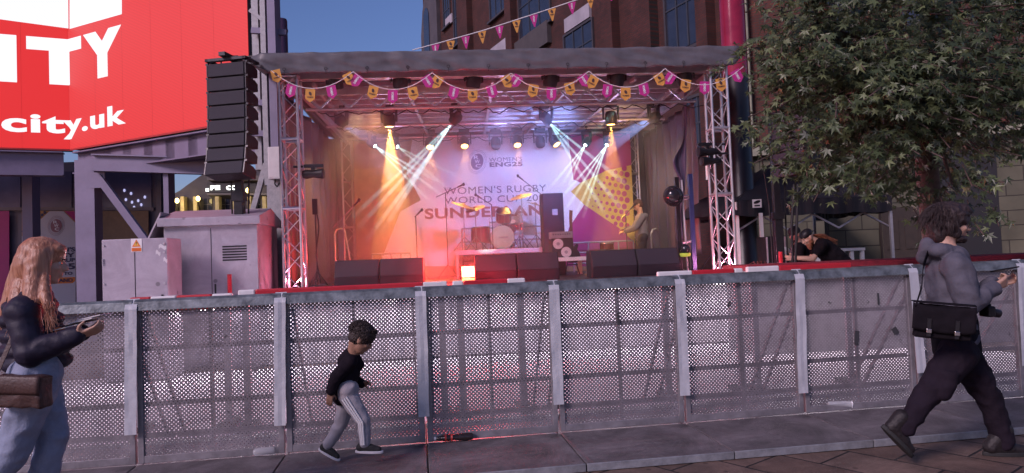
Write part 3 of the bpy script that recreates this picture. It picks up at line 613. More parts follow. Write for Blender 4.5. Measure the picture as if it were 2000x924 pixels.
# red flood
p = st(915, 551, -.1); p.z = DECK
fl = empty('red_floodlight', 'small bright red and white floodlight on the front edge of the stage', 'floodlight', SM @ Matrix.Translation(p))
MB().box((-.11, -.02, .09), (.11, .06, .28)).build('housing', black, fl, bevel=.01)
MB().box((-.10, -.035, .10), (.10, -.021, .27)).build('lit_panel', pm('red_white_glow', (.8, .2, .1), .4, 0, 0, emis=(1, .20, .07), estr=4.2), fl)
MB().box((-.12, -.01, .01), (-.112, .03, .2)).box((.112, -.01, .01), (.12, .03, .2)).box((-.12, -.01, 0), (.12, .03, .012)).build('bracket', blackm, fl)
MB().box((-.10, -.03, .02), (.10, 0.0, .085)).build('lit_base', pm('amber_glow', (.8, .4, .1), .4, 0, 0, emis=(1, .12, .01), estr=1.8), fl)
def point(pos, col, W_, r=.06):
    l = bpy.data.lights.new('lamp_glow', 'POINT'); l.energy = W_; l.color = col; l.shadow_soft_size = r; o = bpy.data.objects.new('lamp_glow', l); COL.objects.link(o); o.location = pos; return o
q = SM @ (p+Vector((0, -.10, .2))); point(q, (1, .03, .05), 130, .05)
q = SM @ (p+Vector((-.5, .55, .35))); point(q, (1, .04, .03), 120, .22)  # extra red point with no lamp, added to colour the smoke
q = SM @ (p+Vector((-1.2, 1.3, .45))); point(q, (1, .07, .05), 45, .25)  # another added red point further left, also without a lamp
# drum riser
RV = 3.3
def sp2(px, py, v): return st(px, py, v)
a = st(888, 492, RV); b_ = st(1068, 492, RV); RZ = a.z+.02
rs = empty('drum_riser', 'low white edged riser under the drum kit', 'riser', SM)
MB().box((a.x, RV, RZ-.05), (b_.x, RV+1.7, RZ)).build('riser_top', deckm, rs); MB().box((a.x-.01, RV-.03, RZ-.09), (b_.x+.01, RV-.002, RZ+.004)).build('front_edge', white, rs)
for x in (a.x+.05, (a.x+b_.x)/2, b_.x-.05): 
    MB().box((x-.025, RV+.02, DECK), (x+.025, RV+.07, RZ-.052)).build('leg', alu, rs)
drumred = pm('red_drum_shell', (.16, .01, .02), .2, 0, .3, 8); drumhead = pm('drum_head', (.10, .09, .12), .5, 0, .1, 10); chrome = pm('chrome', (.6, .6, .62), .18, 1, .1, 10); brass = pm('bronze_cymbal', (.07, .045, .035), .6, .3, .3, 30)
c0 = st(985, 470, RV+.7)
dkit = empty('drum_kit', 'red drum kit with toms, bass drum and raised cymbals on the white edged riser', 'drum kit', SM @ Matrix.Translation((c0.x, RV+.7, RZ)))
def drum(name, c, r, d, ax, lugs=8):
    Q = Vector(ax).to_track_quat('Z', 'Y').to_matrix().to_4x4(); T = Matrix.Translation(c) @ Q
    o = MB().lathe([(r, -d/2), (r, d/2)], T, 24).build(name, drumred, dkit, smooth=True)
    MB().lathe([(r*.97, d/2+.004), (r*.97, d/2+.01)], T, 24).build('drum_head', drumhead, o)
    h = MB()
    for z in (-d/2, d/2): h.lathe([(r*1.0, z-.012), (r*1.035, z-.012), (r*1.035, z+.012), (r*1.0, z+.012)], T, 24)
    for i in range(lugs):
        t = 2*math.pi*i/lugs; h.tube(T @ Vector((r*1.03*math.cos(t), r*1.03*math.sin(t), -d/2)), T @ Vector((r*1.03*math.cos(t), r*1.03*math.sin(t), d/2)), .006, n=5)
    h.build('hoop', chrome, o); return o
drum('bass_drum', (-.05, 0, .26), .25, .36, (0, -1, 0)); drum('tom', (.00, -.12, .74), .15, .2, (0, .15, 1)) if False else drum('tom', (.0, -.12, .73), .16, .22, (0, -.55, .83))
drum('tom', (.12, .1, .5), .15, .2, (0, -.3, .9)); drum('floor_tom', (-.5, .25, .34), .2, .34, (0, 0, 1)); drum('snare_drum', (.28, .25, .5), .17, .13, (0, -.1, 1))
lt = text_mesh('YAMAHA', .02); 
for v in lt.vertices: v.co = Vector((-.15+v.co.x*.055, -.196, .24+v.co.y*.055))
lt.materials.append(drumhead); o = bpy.data.objects.new('drum_lettering', lt); COL.objects.link(o); o.parent = dkit
def stand(m, x, y, h, tripod=.28, r=.011):
    m.tube((x, y, .12), (x, y, h), r, n=6)
    for k in range(3):
        t = k*2.09+.5; m.tube((x, y, .3), (x+tripod*math.cos(t), y+tripod*math.sin(t), .01), r*.8, n=5)
for i, (px, py, tilt, rr, lb) in enumerate(((905, 402, (.35, -.2, 1), .27, 0), (928, 408, (-.3, -.3, 1), .22, 0), (1018, 384, (-.25, -.25, 1), .25, 0), (1045, 400, (.3, -.1, 1), .2, 0))):
    c = dkit.matrix_world.inverted() @ (SM @ st(px, py, RV+.5+.1*i)); Q = Vector(tilt).to_track_quat('Z', 'Y').to_matrix().to_4x4()
    cy = MB().lathe([(rr, 0), (rr*.6, .018), (rr*.2, .03), (rr*.12, .05), (.01, .052)], Matrix.Translation(c) @ Q, 24).build('cymbal', brass, dkit, smooth=True)
    m = MB(); stand(m, c.x, c.y, c.z+.02); m.build('cymbal_stand', chrome, cy)
m = MB()
for x in (-.3, .15, .35): stand(m, x, .1, .7, .22, .012)
m.tube((-.3, .1, .6), (.0, -.1, .62), .012); m.tube((.15, .1, .62), (.1, 0, .6), .012); m.build('hardware', chrome, dkit)
m = MB().lathe([(.16, 0), (.17, .04), (.13, .08)], Matrix.Translation((.1, .75, .5)), 16); m.tube((.1, .75, .05), (.1, .75, .5), .02); m.build('drum_stool', black, dkit)
def mic(px_base, v, px0, py0, px1, py1, lab, zb=DECK, group='microphone stands on the stage', big=1, mat=None):
    """stand at pixel px_base, boom from (px0,py0) to (px1,py1), mic at the second"""
    a = st(px0, py0, v); b = st(px1, py1, v); t = (st(px_base, (py0+py1)/2, v).x-a.x)/max(.001, (b.x-a.x)) if abs(b.x-a.x) > .02 else .5
    t = min(max(t, 0), 1); j = a+(b-a)*t; bx = j.x
    r = empty('microphone_stand', lab, 'microphone stand', SM @ Matrix.Translation((bx, v, zb)), group); T = Vector((bx, v, zb))
    m = MB(); stand(m, 0, 0, j.z-zb, .27, .010); m.build('stand', mat or blackm, r)
    MB().tube(a-T, b-T, .009).build('boom', mat or blackm, r)
    d = (b-a).normalized(); MB().tube(b-T, b-T+d*.12*big, .014, .02).ell(b-T+d*.15*big, (.03, .03, .035)).build('microphone', black, r)
mic(670, 1.2, 650, 445, 690, 403, 'tall boom microphone stand at the left of the stage reaching up right', mat=pm('pale_stand', (.3, .28, .3), .4, .4))
mic(812, 3.4, 810, 424, 814, 420, 'straight microphone stand alone left of the drum kit')
mic(870, 3.6, 852, 385, 893, 366, 'boom microphone stand crossing the first line of lettering', zb=DECK)
mic(1042, 3.9, 1056, 379, 1022, 352, 'tall boom microphone stand right of the drum kit, over the lettering', zb=DECK)
mic(953, 3.4, 960, 400, 941, 388, 'short boom microphone stand between the cymbals', zb=DECK)
# speaker box, bass cabinet, table
TV = 2.6
a = st(1093, 505, 1.6); b_ = st(1166, 505, 1.6); TZ = a.z+.02
tb = empty('equipment_table', 'low white edged platform table with square white legs in front of the bass cabinet', 'table', SM)
MB().box((a.x-.25, 1.6, TZ-.07), (b_.x, 3.2, TZ)).build('table_top', white, tb)
for x, y in ((a.x-.2, 1.65), (b_.x-.09, 1.62), (a.x-.2, 3.1), (b_.x-.09, 3.1)): MB().box((x, y, DECK), (x+.08, y+.08, TZ-.072)).build('leg', white, tb)
a = st(1077, 470, 2.0); b_ = st(1119, 470, 2.0); w = b_.x-a.x; zt = st(1090, 466, 2.0).z
bc = empty('bass_cabinet', 'black bass cabinet with two white ringed loudspeakers and an amplifier head on top', 'bass cabinet', SM @ Matrix.Translation((a.x, 2.0, TZ)))
H = zt-TZ
MB().box((0, 0, 0), (w, .4, H)).build('cabinet', monm, bc, bevel=.01)
for x, z in ((.3, .72), (.66, .27)):
    T = Matrix.Translation((x*w, -.001, z*H)) @ Matrix.Rotation(math.pi/2, 4, 'X')
    s = MB().lathe([(w*.20, 0), (w*.24, .004), (w*.24, .015), (w*.19, .017)], T, 24).build('speaker_ring', offw, bc)
    MB().lathe([(w*.19, .004), (w*.08, .003), (w*.08, .02), (.01, .022)], T, 20).build('speaker_cone', pm('cone', (.3, .3, .33), .5), s)
hd = MB().box((0, 0, H+.005), (w, .36, H+.13)).build('amplifier_head', pm('amp_face', (.35, .35, .38), .4, .4), bc, bevel=.006)
m = MB()
for i in range(8): m.lathe([(.011, 0), (.009, .015)], Matrix.Translation((w*(.1+.11*i), -.002, H+.08)) @ Matrix.Rotation(math.pi/2, 4, 'X'), 8)
m.build('knobs', black, hd)
a = st(1062, 455, 2.9); b_ = st(1103, 455, 2.9); zt = st(1082, 377, 2.9).z
pa = empty('tall_speaker_box', 'tall black loudspeaker box standing right of the drum kit before the backdrop', 'loudspeaker', SM @ Matrix.Translation((a.x, 2.9, 0)))
MB().box((0, 0, DECK), (b_.x-a.x, .5, zt)).build('cabinet', monm, pa, bevel=.015); MB().box((.02, -.012, DECK+.05), (b_.x-a.x-.02, -.001, zt-.03)).build('grille', grille, pa)
MB().box((.19, -.016, zt-.45), (.3, -.0125, zt-.33)).build('badge', alu_dull, pa)
# guitar leaning on a stand right of the cabinets
g0 = st(1108, 450, 2.7)
gt = empty('electric_guitar', 'dark electric guitar on a stand right of the tall loudspeaker', 'guitar', SM @ Matrix.Translation((g0.x+.08, 2.7, DECK+.25)))
bd_ = [(0, -.02), (.1, .0), (.17, .08), (.15, .19), (.1, .25), (.14, .34), (.10, .37), (.03, .31), (-.03, .31), (-.1, .35), (-.13, .31), (-.09, .24), (-.14, .17), (-.16, .07), (-.09, 0)]
MB().prism([(x, 0, z) for x, z in bd_], (0, .045, 0)).build('body', pm('guitar_dark', (.06, .03, .05), .2), gt, bevel=.01); MB().box((-.028, -.008, .28), (.028, .018, .90)).prism([(-.03, -.008, .90), (.03, -.008, .90), (.045, -.008, 1.03), (-.02, -.008, 1.05)], (0, .02, 0)).build('neck', pm('guitar_neck', (.25, .12, .05), .4), gt)
MB().tube((-.15, .1, -.25), (0, .12, .3), .012).tube((.15, .1, -.25), (0, .12, .3), .012).tube((-.1, .0, -.05), (.1, 0, -.05), .012).build('stand', blackm, gt)
# keyboard / rack items on the right
a = st(1170, 489, 2.6); b_ = st(1200, 478, 2.6); z0 = a.z
sn = empty('snare_drum', 'pale snare drum standing behind the right floor monitors', 'drum', SM @ Matrix.Translation(((a.x+b_.x)/2, 2.6, z0)))
MB().lathe([(.14, 0), (.14, .13)], None, 22).build('shell', drumred, sn, smooth=True); MB().lathe([(.14, .125), (.148, .125), (.148, .145), (.13, .14)], None, 22).lathe([(.145, 0), (.148, .015), (.14, .015)], None, 22).build('hoop', chrome, sn)
m = MB(); stand(m, 0, 0, 0, .25, .012); m = MB()
for k in range(3): m.tube((0, 0, 0), (.22*math.cos(k*2.1), .22*math.sin(k*2.1), DECK-z0), .011)
m.build('stand', chrome, sn)
mic(1222, 3.6, 1214, 428, 1231, 409, 'microphone stand held before the musician on the right', mat=blackm)
def rail(pts_u, v, zs, lab):
    r = empty('guard_rail', lab, 'guard rail', SM, 'metal guard rails along the back of the stage'); m = MB()
    for z in zs: m.tube((pts_u[0], v, z), (pts_u[1], v, z), .02)
    m.build('rails', alu_dull, r)
    n = 4
    for i in range(n+1): x = pts_u[0]+(pts_u[1]-pts_u[0])*i/n; MB().tube((x, v, DECK), (x, v, zs[-1]), .018).build('post', alu_dull, r)
rail((st(1118, 450, 4.8).x, st(1236, 450, 4.8).x), 4.8, (DECK+.2, DECK+.45, DECK+.68), 'guard rail behind the keyboard on the right')
rail((st(902, 450, 4.8).x, st(1060, 450, 4.8).x), 4.8, (DECK+.35, DECK+.8, DECK+1.1), 'tall guard rail behind the drum kit')
rail((st(725, 450, 4.7).x, st(800, 450, 4.7).x), 4.7, (DECK+.3, DECK+.6), 'guard rail at the back on the left')
def hoop(px0, px1, v, lab):
    a = st(px0, 490, v); b = st(px1, 490, v); zt = st(px0, 447, v).z; m = MB()
    pts = [Vector((a.x, v, DECK)), Vector((a.x, v, zt-.1)), Vector((a.x+.04, v, zt-.02)), Vector((a.x+.12, v, zt)), Vector((a.x+.2, v, zt-.03)), Vector((b.x, v, DECK))]
    m.path(pts, .02, 8); tag(m.build('step_handrail', alu, None, SM, smooth=True), lab, 'handrail')
hoop(1273, 1300, 4.2, 'curved metal step handrail behind the musician'); hoop(655, 690, 3.6, 'curved metal step handrail near the left curtain')
# side fixtures clipped to towers
def clamp_light(px, py, v, lab, grp, s=1):
    c = st(px, py, v); r = empty('clip_on_lamp', lab, 'lamp', SM @ Matrix.Translation(c), grp)
    MB().lathe([(.06, -.16), (.075, -.1), (.055, 0), (.07, .08), (.08, .16), (.07, .165)], Matrix.Rotation(s*math.pi/2, 4, 'Y') @ Matrix.Rotation(.12, 4, 'X'), 14).build('housing', black, r, smooth=True)
    MB().box((-.14, -.02, .10), (.16, .02, .15)).box((-.03, -.03, .06), (.03, .03, .11)).build('bracket', blackm, r); MB().tube((-.15, 0, .12), (-.3*s, 0, .12), .018).build('arm', blackm, r)
clamp_light(612, 340, -.05, 'black clip on lamp on an arm at the left truss tower', 'clip on lamps at the truss towers'); clamp_light(1381, 297, -.12, 'upper black clip on lamp at the right truss tower', 'clip on lamps at the truss towers', -1); clamp_light(1388, 315, -.12, 'lower black clip on lamp at the right truss tower', 'clip on lamps at the truss towers', -1)
# blue stand with round lamp at right of stage
BVs = .7
x1 = st(1322, 480, BVs); zt = st(1322, 352, BVs).z
bs = empty('lamp_stand', 'dark blue braced stand post at the right edge of the stage', 'stand', SM)
bluep = pm('blue_painted_steel', (.03, .05, .16), .4, .3)
for px in (1327, 1354): q = st(px, 480, BVs); MB().box((q.x-.035, BVs-.035, DECK), (q.x+.035, BVs+.035, zt+(.05 if px < 1340 else .1))).build('post', bluep if px > 1340 else blackm, bs)
qa, qb = st(1327, 480, BVs), st(1354, 480, BVs)
for z in (.5, 1.25): MB().tube((qa.x, BVs, DECK+z), (qb.x, BVs, DECK+z+.05), .02).build('cross_bar', alu, bs)
MB().tube((qb.x-.12, BVs, DECK), (qb.x-.15, BVs, zt), .02).build('side_tube', alu, bs)
c = st(1315, 383, BVs-.12); dl = empty('round_lamp', 'round black lamp with glossy dome on the blue stand', 'lamp', SM @ Matrix.Translation(c))
MB().ell((0, 0, 0), (.165, .15, .165)).build('dome', pm('glossy_black', (.015, .015, .02), .08), dl, smooth=True); MB().lathe([(.16, -.02), (.18, 0), (.16, .02)], Matrix.Rotation(math.pi/2, 4, 'X'), 20).build('rim', blackm, dl); MB().tube((.14, .05, 0), (.3, .1, 0), .02).build('arm', alu_dull, dl)
c = st(1338, 490, BVs-.1); hl = empty('hanging_helmet', 'black round helmet with yellow lower rim hanging on the stand', 'helmet', SM @ Matrix.Translation(c))
MB().ell((0, 0, .02), (.085, .09, .10)).build('shell', pm('glossy_black', (0,0,0)), hl, smooth=True); MB().lathe([(.075, -.1), (.092, -.07), (.094, -.04), (.08, -.04)], None, 18).build('rim', pm('glowing_yellow_green', (.55, .65, .08), .5, emis=(.6, .7, .1), estr=.15), hl, smooth=True)  # the rim glows faintly though the helmet is no lamp
# tall white aerial and its stand
q = st(1381, 340, -.3+.9); an = empty('aerial_stand', 'thin microphone like stand topped by a slim white stick', 'stand', SM @ Matrix.Translation((q.x, .6, DECK)))
MB().tube((0, 0, q.z-DECK-.1), (0, 0, q.z-DECK+.22), .024).build('white_stick', white, an); m = MB(); stand(m, 0, 0, q.z-DECK-.1, .2); m.build('stand', blackm, an)
q = st(612, 340, .35); an = empty('cable_stand', 'thin dark stand with coiled cables inside the left truss tower', 'stand', SM @ Matrix.Translation((st(617, 450, .35).x, .35, DECK)))
m = MB(); stand(m, 0, 0, 1.25, .2); m.build('stand', blackm, an); m = MB(); m.path([Vector((.02+.03*math.sin(i*.7), .03*math.cos(i*.9), 1.2-.1*i)) for i in range(12)], .012); m.build('cable', black, an)
MB().box((-.04, -.03, 1.2), (.04, .03, 1.45)).build('cable_box', black, an)
# cables on bars, floor cables
for k, (v, z) in enumerate(((2.4, 4.13), (4.93, 4.34), (.62, 4.04))):
    m = MB(); u = .3; pts = []
    while u < SW-.3:
        L_ = random.uniform(.3, .6); 
        for i in range(7): t = i/7; pts.append(Vector((u+L_*t, v-.03+random.uniform(-.02, .02), z-.02-.09*math.sin(math.pi*t)*random.uniform(.4, 1.2))))
        u += L_
    m.path(pts, .009, 5); tag(m.build('power_cable', black, None, SM), ['black cable looped along the middle lighting bar', 'black cable looped along the rear lighting bar', 'black cable looped under the front roof truss'][k], 'cable')
m = MB(); m.path([st(600+i*8, 0, .0).xy.to_3d()+Vector((0, .05*math.sin(i*1.3), DECK+.012)) for i in range(8)], .012); tag(m.build('floor_cable', black, None, SM), 'black cable on the stage floor by the left truss tower', 'cable')
# ------------------------------------------------------------------ bunting
obun = pm('orange_bunting', (.62, .30, .06), .7, 0, .06, 9); mbun = pm('magenta_bunting', (.46, .02, .22), .7, 0, .06, 9); bund = pm('bunting_print', (.07, .03, .03), .7, 0, 0); string = pm('white_string', (.75, .73, .75), .7, 0, 0)
def flagset(name, lab, pts, strpts, fn, size, tri):
    r = empty(name, lab, 'bunting', Matrix())
    MB().path([fn(*p) for p in strpts], .006 if not tri else .012, 5).build('string', string, r)
    for (x, y, c, rot) in pts:
        w, h = size; ct = fn(x, y); ex = (fn(x+10, y)-ct)/10; ey = (fn(x, y+10)-ct)/10; nn = ex.cross(ey).normalized()
        def P(a, b_, k=0):
            ca, sa = math.cos(rot), math.sin(rot); return ct+ex*(a*ca-b_*sa)+ey*(a*sa+b_*ca)+nn*k
        if tri: sh = [(-w/2, 0), (w/2, 0), (w*.06, h), (-w*.06, h)]
        else: sh = [(-w/2, -h*.45), (w/2, -h*.45), (w/2, h*.28), (0, h*.55), (-w/2, h*.28)]
        m = MB(); m.prism([P(a, b_, .002) for a, b_ in sh], nn*-.004); f = m.build('flag', {'o': obun, 'm': mbun}[c], r)
        kf = -.006 if (nn.y > 0) else .006
        q = MB(); y0 = h*.28 if tri else -h*.08
        if c == 'o':
            q.add([P(w*.15*math.cos(t)+.05*w*math.sin(t), y0-h*.03+h*.15*math.sin(t), kf) for t in [i*math.pi/5 for i in range(10)]], [tuple(range(10))])
            q.build('ball_emblem', bund, f)
            me = text_mesh("WOMEN'S", .04); ww = w*(.22 if tri else .34); x0 = 0; y1 = y0+h*(.28 if tri else .30)
        else:
            me = text_mesh("WOMEN'S", .04); ww = 0
        xs = [v.co.x for v in me.vertices]; ys = [v.co.y for v in me.vertices]
        for v in me.vertices:
            a = (v.co.x-min(xs))/(max(xs)-min(xs)); b2 = (v.co.y-min(ys))/(max(ys)-min(ys))
            if c == 'o': v.co = P(-ww+2*ww*a, y1-h*.12*b2, kf)
            else: v.co = P(-w*.13+w*.26*b2 if not tri else -w*.1+w*.2*b2, (-h*.32+h*.62*a) if not tri else h*(.08+.5*a), kf)
        me.materials.clear(); me.materials.append(bund if c == 'o' else string); o = bpy.data.objects.new('flag_lettering', me); COL.objects.link(o); o.parent = f
    return r
low = [(540,148,'o',-.25),(568,177,'m',.2),(606,186,'o',.03),(648,179,'m',-.2),(682,154,'o',-.5),(696,157,'m',.6),(728,180,'o',.25),(767,188,'m',0),(807,182,'o',-.2),(836,159,'m',-.55),(853,160,'o',.5),(886,181,'m',.2),(923,186,'o',0),(961,178,'m',-.25),(991,159,'o',-.5),(1008,158,'m',.6),(1041,177,'o',.2),(1077,183,'m',0),(1113,173,'o',-.2),(1141,157,'m',-.55),(1157,160,'o',.5),(1186,177,'m',.15),(1222,183,'o',0),(1258,175,'m',-.2),(1289,155,'o',-.5),(1308,153,'m',.6),(1339,167,'o',.15),(1376,171,'m',0),(1408,165,'o',-.15),(1440,148,'m',-.5)]
VB = -.42
fnl = lambda x, y: SM @ st(x, y, VB)
sw = []
anch = [(530, 138), (690, 140), (844, 142), (998, 143), (1150, 139), (1299, 134), (1452, 130)]
for (x0, y0), (x1, y1) in zip(anch[:-1], anch[1:]):
    for i in range(10): t = i/10; sw.append((x0+(x1-x0)*t, y0+(y1-y0)*t+34*4*t*(1-t)))
sw.append(anch[-1])
flagset('bunting', 'orange and magenta pentagon bunting hung in swags below the stage roof edge', low, sw, fnl, (19, 26), False)
up = [(850,87,'m',-.05),(880,80,'o',-.05),(909,71,'m',-.08),(941,61,'o',-.08),(975,51,'m',-.08),(1008,40,'o',-.08),(1042,29,'m',-.1),(1077,17,'o',-.1),(1116,4,'m',-.1),(1152,-8,'o',-.1),(1192,-22,'m',-.1)]
upf = lambda x, y: at(x, y, 13.5)
flagset('bunting', 'orange and magenta triangle bunting strung slanting up in front of the brick building', up, [(805, 98), (850, 86), (941, 60.5), (1042, 28), (1153, -9), (1300, -60)], upf, (17, 24), True)
# ------------------------------------------------------------------ LED screen (concave, two faces)
CX = at(137, 292, 16.4)
ang_r = math.atan2(at(490, 233, 13.9).y-CX.y, at(490, 233, 13.9).x-CX.x); ang_l = math.atan2(at(-60, 284, 15.6).y-CX.y, at(-60, 284, 15.6).x-CX.x)
DRv = Vector((math.cos(ang_r), math.sin(ang_r), 0)); DLv = -Vector((math.cos(ang_l), math.sin(ang_l), 0))
NR = Vector((DRv.y, -DRv.x, 0)); NLv = Vector((DLv.y, -DLv.x, 0))
SZ = CX.z
def scr(s, t, k=0.0):     # position on the screen: s along from the corner, t height above bottom edge
    d, n = (DRv, NR) if s >= 0 else (DLv, NLv)
    return Vector((CX.x, CX.y, SZ+t)) + d*s + n*k
def scr_px(px, py):
    right = px >= 137
    p = onplane(px, py, CX, NR if right else NLv); return ((p-CX).xy.to_3d().dot(DRv if right else DLv), p.z-SZ)
sr = empty('led_screen', 'large lit red advertising screen with white lettering, bent inward along a corner', 'advertising screen', Matrix())
def led_mat(name, c, e):
    m = bpy.data.materials.new(name); N, L = nodes(m); b = N['Principled BSDF']; b.inputs['Base Color'].default_value = (.02, .02, .02, 1)
    tc = N.new('ShaderNodeTexCoord'); wv = N.new('ShaderNodeTexWave'); wv.bands_direction = 'DIAGONAL'; wv.inputs['Scale'].default_value = 9; L.new(tc.outputs['Object'], wv.inputs[0])
    mr = N.new('ShaderNodeMapRange'); mr.inputs['To Min'].default_value = e*.94; mr.inputs['To Max'].default_value = e*1.04; L.new(wv.outputs['Fac'], mr.inputs[0])
    b.inputs['Emission Color'].default_value = (*c, 1); L.new(mr.outputs[0], b.inputs['Emission Strength']); return m
lred = led_mat('lit_red_leds', (.86, .022, .02), .56); lwhite = led_mat('lit_white_leds', (.92, .93, 1), .66)
Ls = scr_px(489, 233)[0]; Hs = 8; LL = -14.4
casem = pm('screen_case', (.05, .05, .06), .5, .2)
for nm, a, b_ in (('case', LL, -.002), ('case', .002, Ls)):
    sg = 1 if a >= 0 else -1
    MB().add([scr(a, 0, -.02), scr(b_, 0, -.02), scr(b_, Hs, -.02), scr(a, Hs, -.02), scr(a, 0, -.4), scr(b_, 0, -.4), scr(b_, Hs, -.4), scr(a, Hs, -.4)], [(0,1,2,3),(4,7,6,5),(0,4,5,1),(1,5,6,2),(2,6,7,3),(3,7,4,0)]).build(nm, casem, sr)
w_ = .98
for a0, b0 in ((LL, 0), (0, Ls)):
    x = a0
    n = max(1, round((b0-a0)/.96)); w_ = (b0-a0)/n
    for i in range(n):
        for j in range(0, 7):
            s0, s1, t0, t1 = a0+i*w_+.0015, a0+(i+1)*w_-.0015, j*.96, (j+1)*.96
            if a0 < 0 and s1 > -.0015: s1 = -.0001
            if t0 > 4.5: continue
            MB().add([scr(s0, t0), scr(s1, t0), scr(s1, t1), scr(s0, t1)], [(0,1,2,3)]).build('led_panel', lred, sr)
def stext(s, p0, p1, ztop, zbot, bold, k=.012, spacing=1.0):
    (s0, t0), (s1, t1) = p0, p1
    fn = lambda x, z: scr(x, z, k)
    return lettering(s, s0, s1, zbot, ztop, 0, lwhite, sr, bold, fn=fn, cut=True, spacing=spacing)
tb_ = lambda x, y: scr_px(x, y)
s0 = tb_(-6, 160)[0]; s1 = tb_(239, 60)[0]
for ch_, xa_, xb_ in (('I', -14, 33), ('T', 52, 160), ('Y', 164, 239)): stext(ch_, (tb_(xa_, 110)[0], 0), (tb_(xb_, 110)[0], 0), tb_(118, 76)[1], tb_(118, 166)[1], .07)
stext('city.uk', (tb_(3, 255)[0], 0), (tb_(247, 245)[0], 0), tb_(240, 203)[1], tb_(146, 271)[1], .035, spacing=1.08)
m = MB()
for pts in (((-160, 20), (0, 38), (136.9, 57), (136.9, -30), (-160, -30)), ((137.1, 57), (239, 28), (239, -30), (137.1, -30))):
    vs = [scr(*tb_(x, y), .012) for x, y in pts]; m.add(vs, [tuple(range(len(vs)))])
m.build('white_graphic', lwhite, sr)
MB().add([scr(LL, -.04, .03), scr(-.001, -.04, .03), scr(-.001, 0.0, .03), scr(LL, 0, .03)], [(0,1,2,3)]).add([scr(.001, -.04, .03), scr(Ls, -.04, .03), scr(Ls, 0, .03), scr(.001, 0, .03)], [(0,1,2,3)]).build('bottom_trim', pm('red_trim', (.4, .03, .03), .4), sr, solid=.02)
# steel frame below the screen
sf = empty('screen_frame', 'grey steel frame of beams and posts carrying the advertising screen', 'steel frame', Matrix())
fs = pm('violet_lit_steel', (.20, .18, .27), .5, .2, .15, 2, .1, 30)  # violet light at the left is put into the steel colour
def beamI(a, b, h, w, name='beam', stiff=0):
    m = MB(); d = (b-a).normalized(); up = Vector((0, 0, 1)); s = d.cross(up)
    m.bar(a+up*h/2, b+up*h/2, w, .03); m.bar(a-up*h/2, b-up*h/2, w, .03); m.bar(a, b, .02, h-.031)
    for i in range(stiff): p = a+(b-a)*(i+.5)/stiff; m.bar(p-up*(h/2-.016), p+up*(h/2-.016), .02, w*.95, d)
    return m.build(name, fs, sf)
zb = SZ-.32
beamI(scr(LL, -.35, -.1), scr(-.15, -.35, -.1), .55, .3, stiff=5); beamI(scr(.15, -.35, -.1), scr(Ls, -.35, -.1), .5, .3, stiff=8)
def post(x0, x1, y0, Y, ybot_z=0.0, nm='post', mat=fs):
    a = at(x0, y0, Y); b = at(x1, y0, Y); w = (b.x-a.x); c = (a+b)/2
    return MB().box((c.x-w/2, Y, ybot_z), (c.x+w/2, Y+.3, c.z)).build(nm, mat, sf)
post(145, 183, 312, 15.4); post(42, 62, 330, 17.5)
m = MB().bar(at(192, 345, 15.3), at(285, 470, 15.3), .1, .16); m.cb(at(190, 352, 15.3), (.35, .03, .35)); m.build('brace', fs, sf)
beamI(at(183, 318, 15.2), at(420, 325, 15.2), .35, .2); post(318, 328, 325, 15.2)
post(520, 549, 330, 11.6, 0, mat=galv); post(505, 515, -60, 11.7, 2.9, 'post', galv); post(519, 534, -60, 11.6, 3.3)
post(545, 562, 118, 12.2, 3.5); beamI(at(418, 300, 12.6), at(520, 300, 12.0), .3, .2)
MB().bar(at(520, 320, 11.8), at(492, 420, 11.8), .07, .09).build('brace', galv, sf)
MB().bar(at(488, 20, 11.9), at(520, 45, 11.9), .05, .06).build('brace', galv, sf)
for y in (60, 200, 260): MB().bar(at(492, y, 11.8), at(560, y+4, 11.8), .08, .1).build('cross_beam', fs, sf)
q0, q1 = at(490, 0, 11.9), at(503, 0, 11.9); MB().box((q0.x, 11.9, 3.2), (q1.x, 12.1, 7)).build('screen_edge_post', galv, sf)
a = at(524, 350, 11.4); b_ = at(547, 286, 11.4); cb_ = empty('control_box', 'off white control box mounted on the grey steel post', 'control box', Matrix.Translation(a))
MB().box((0, 0, 0), (b_.x-a.x, .18, b_.z-a.z)).build('box', offw, cb_, bevel=.012); MB().box((.02, -.006, .03), (b_.x-a.x-.02, -.001, b_.z-a.z-.03)).build('lid', offw, cb_, bevel=.002)
MB().path([Vector((.1, .05, 0)), Vector((.09, .05, -.08)), Vector((.13, .05, -.13)), Vector((.17, .05, -.06))], .012).build('cable', black, cb_)
a = at(551, 90, 13.0); zt = at(551, 38, 13.0).z; tp_ = empty('round_post', 'dark maroon round post top rising behind the left end of the stage roof', 'post', Matrix.Translation((a.x, 13, 0)))
maroon = pm('maroon_paint', (.06, .03, .07), .35, 0, .2, 4)
MB().lathe([(.11, 0), (.11, zt-.03), (.10, zt), (.02, zt+.005)], None, 20).build('shaft', maroon, tp_, smooth=True); MB().lathe([(.115, zt-.25), (.12, zt-.24), (.12, zt-.2), (.115, zt-.19)], None, 20).build('band', maroon, tp_)
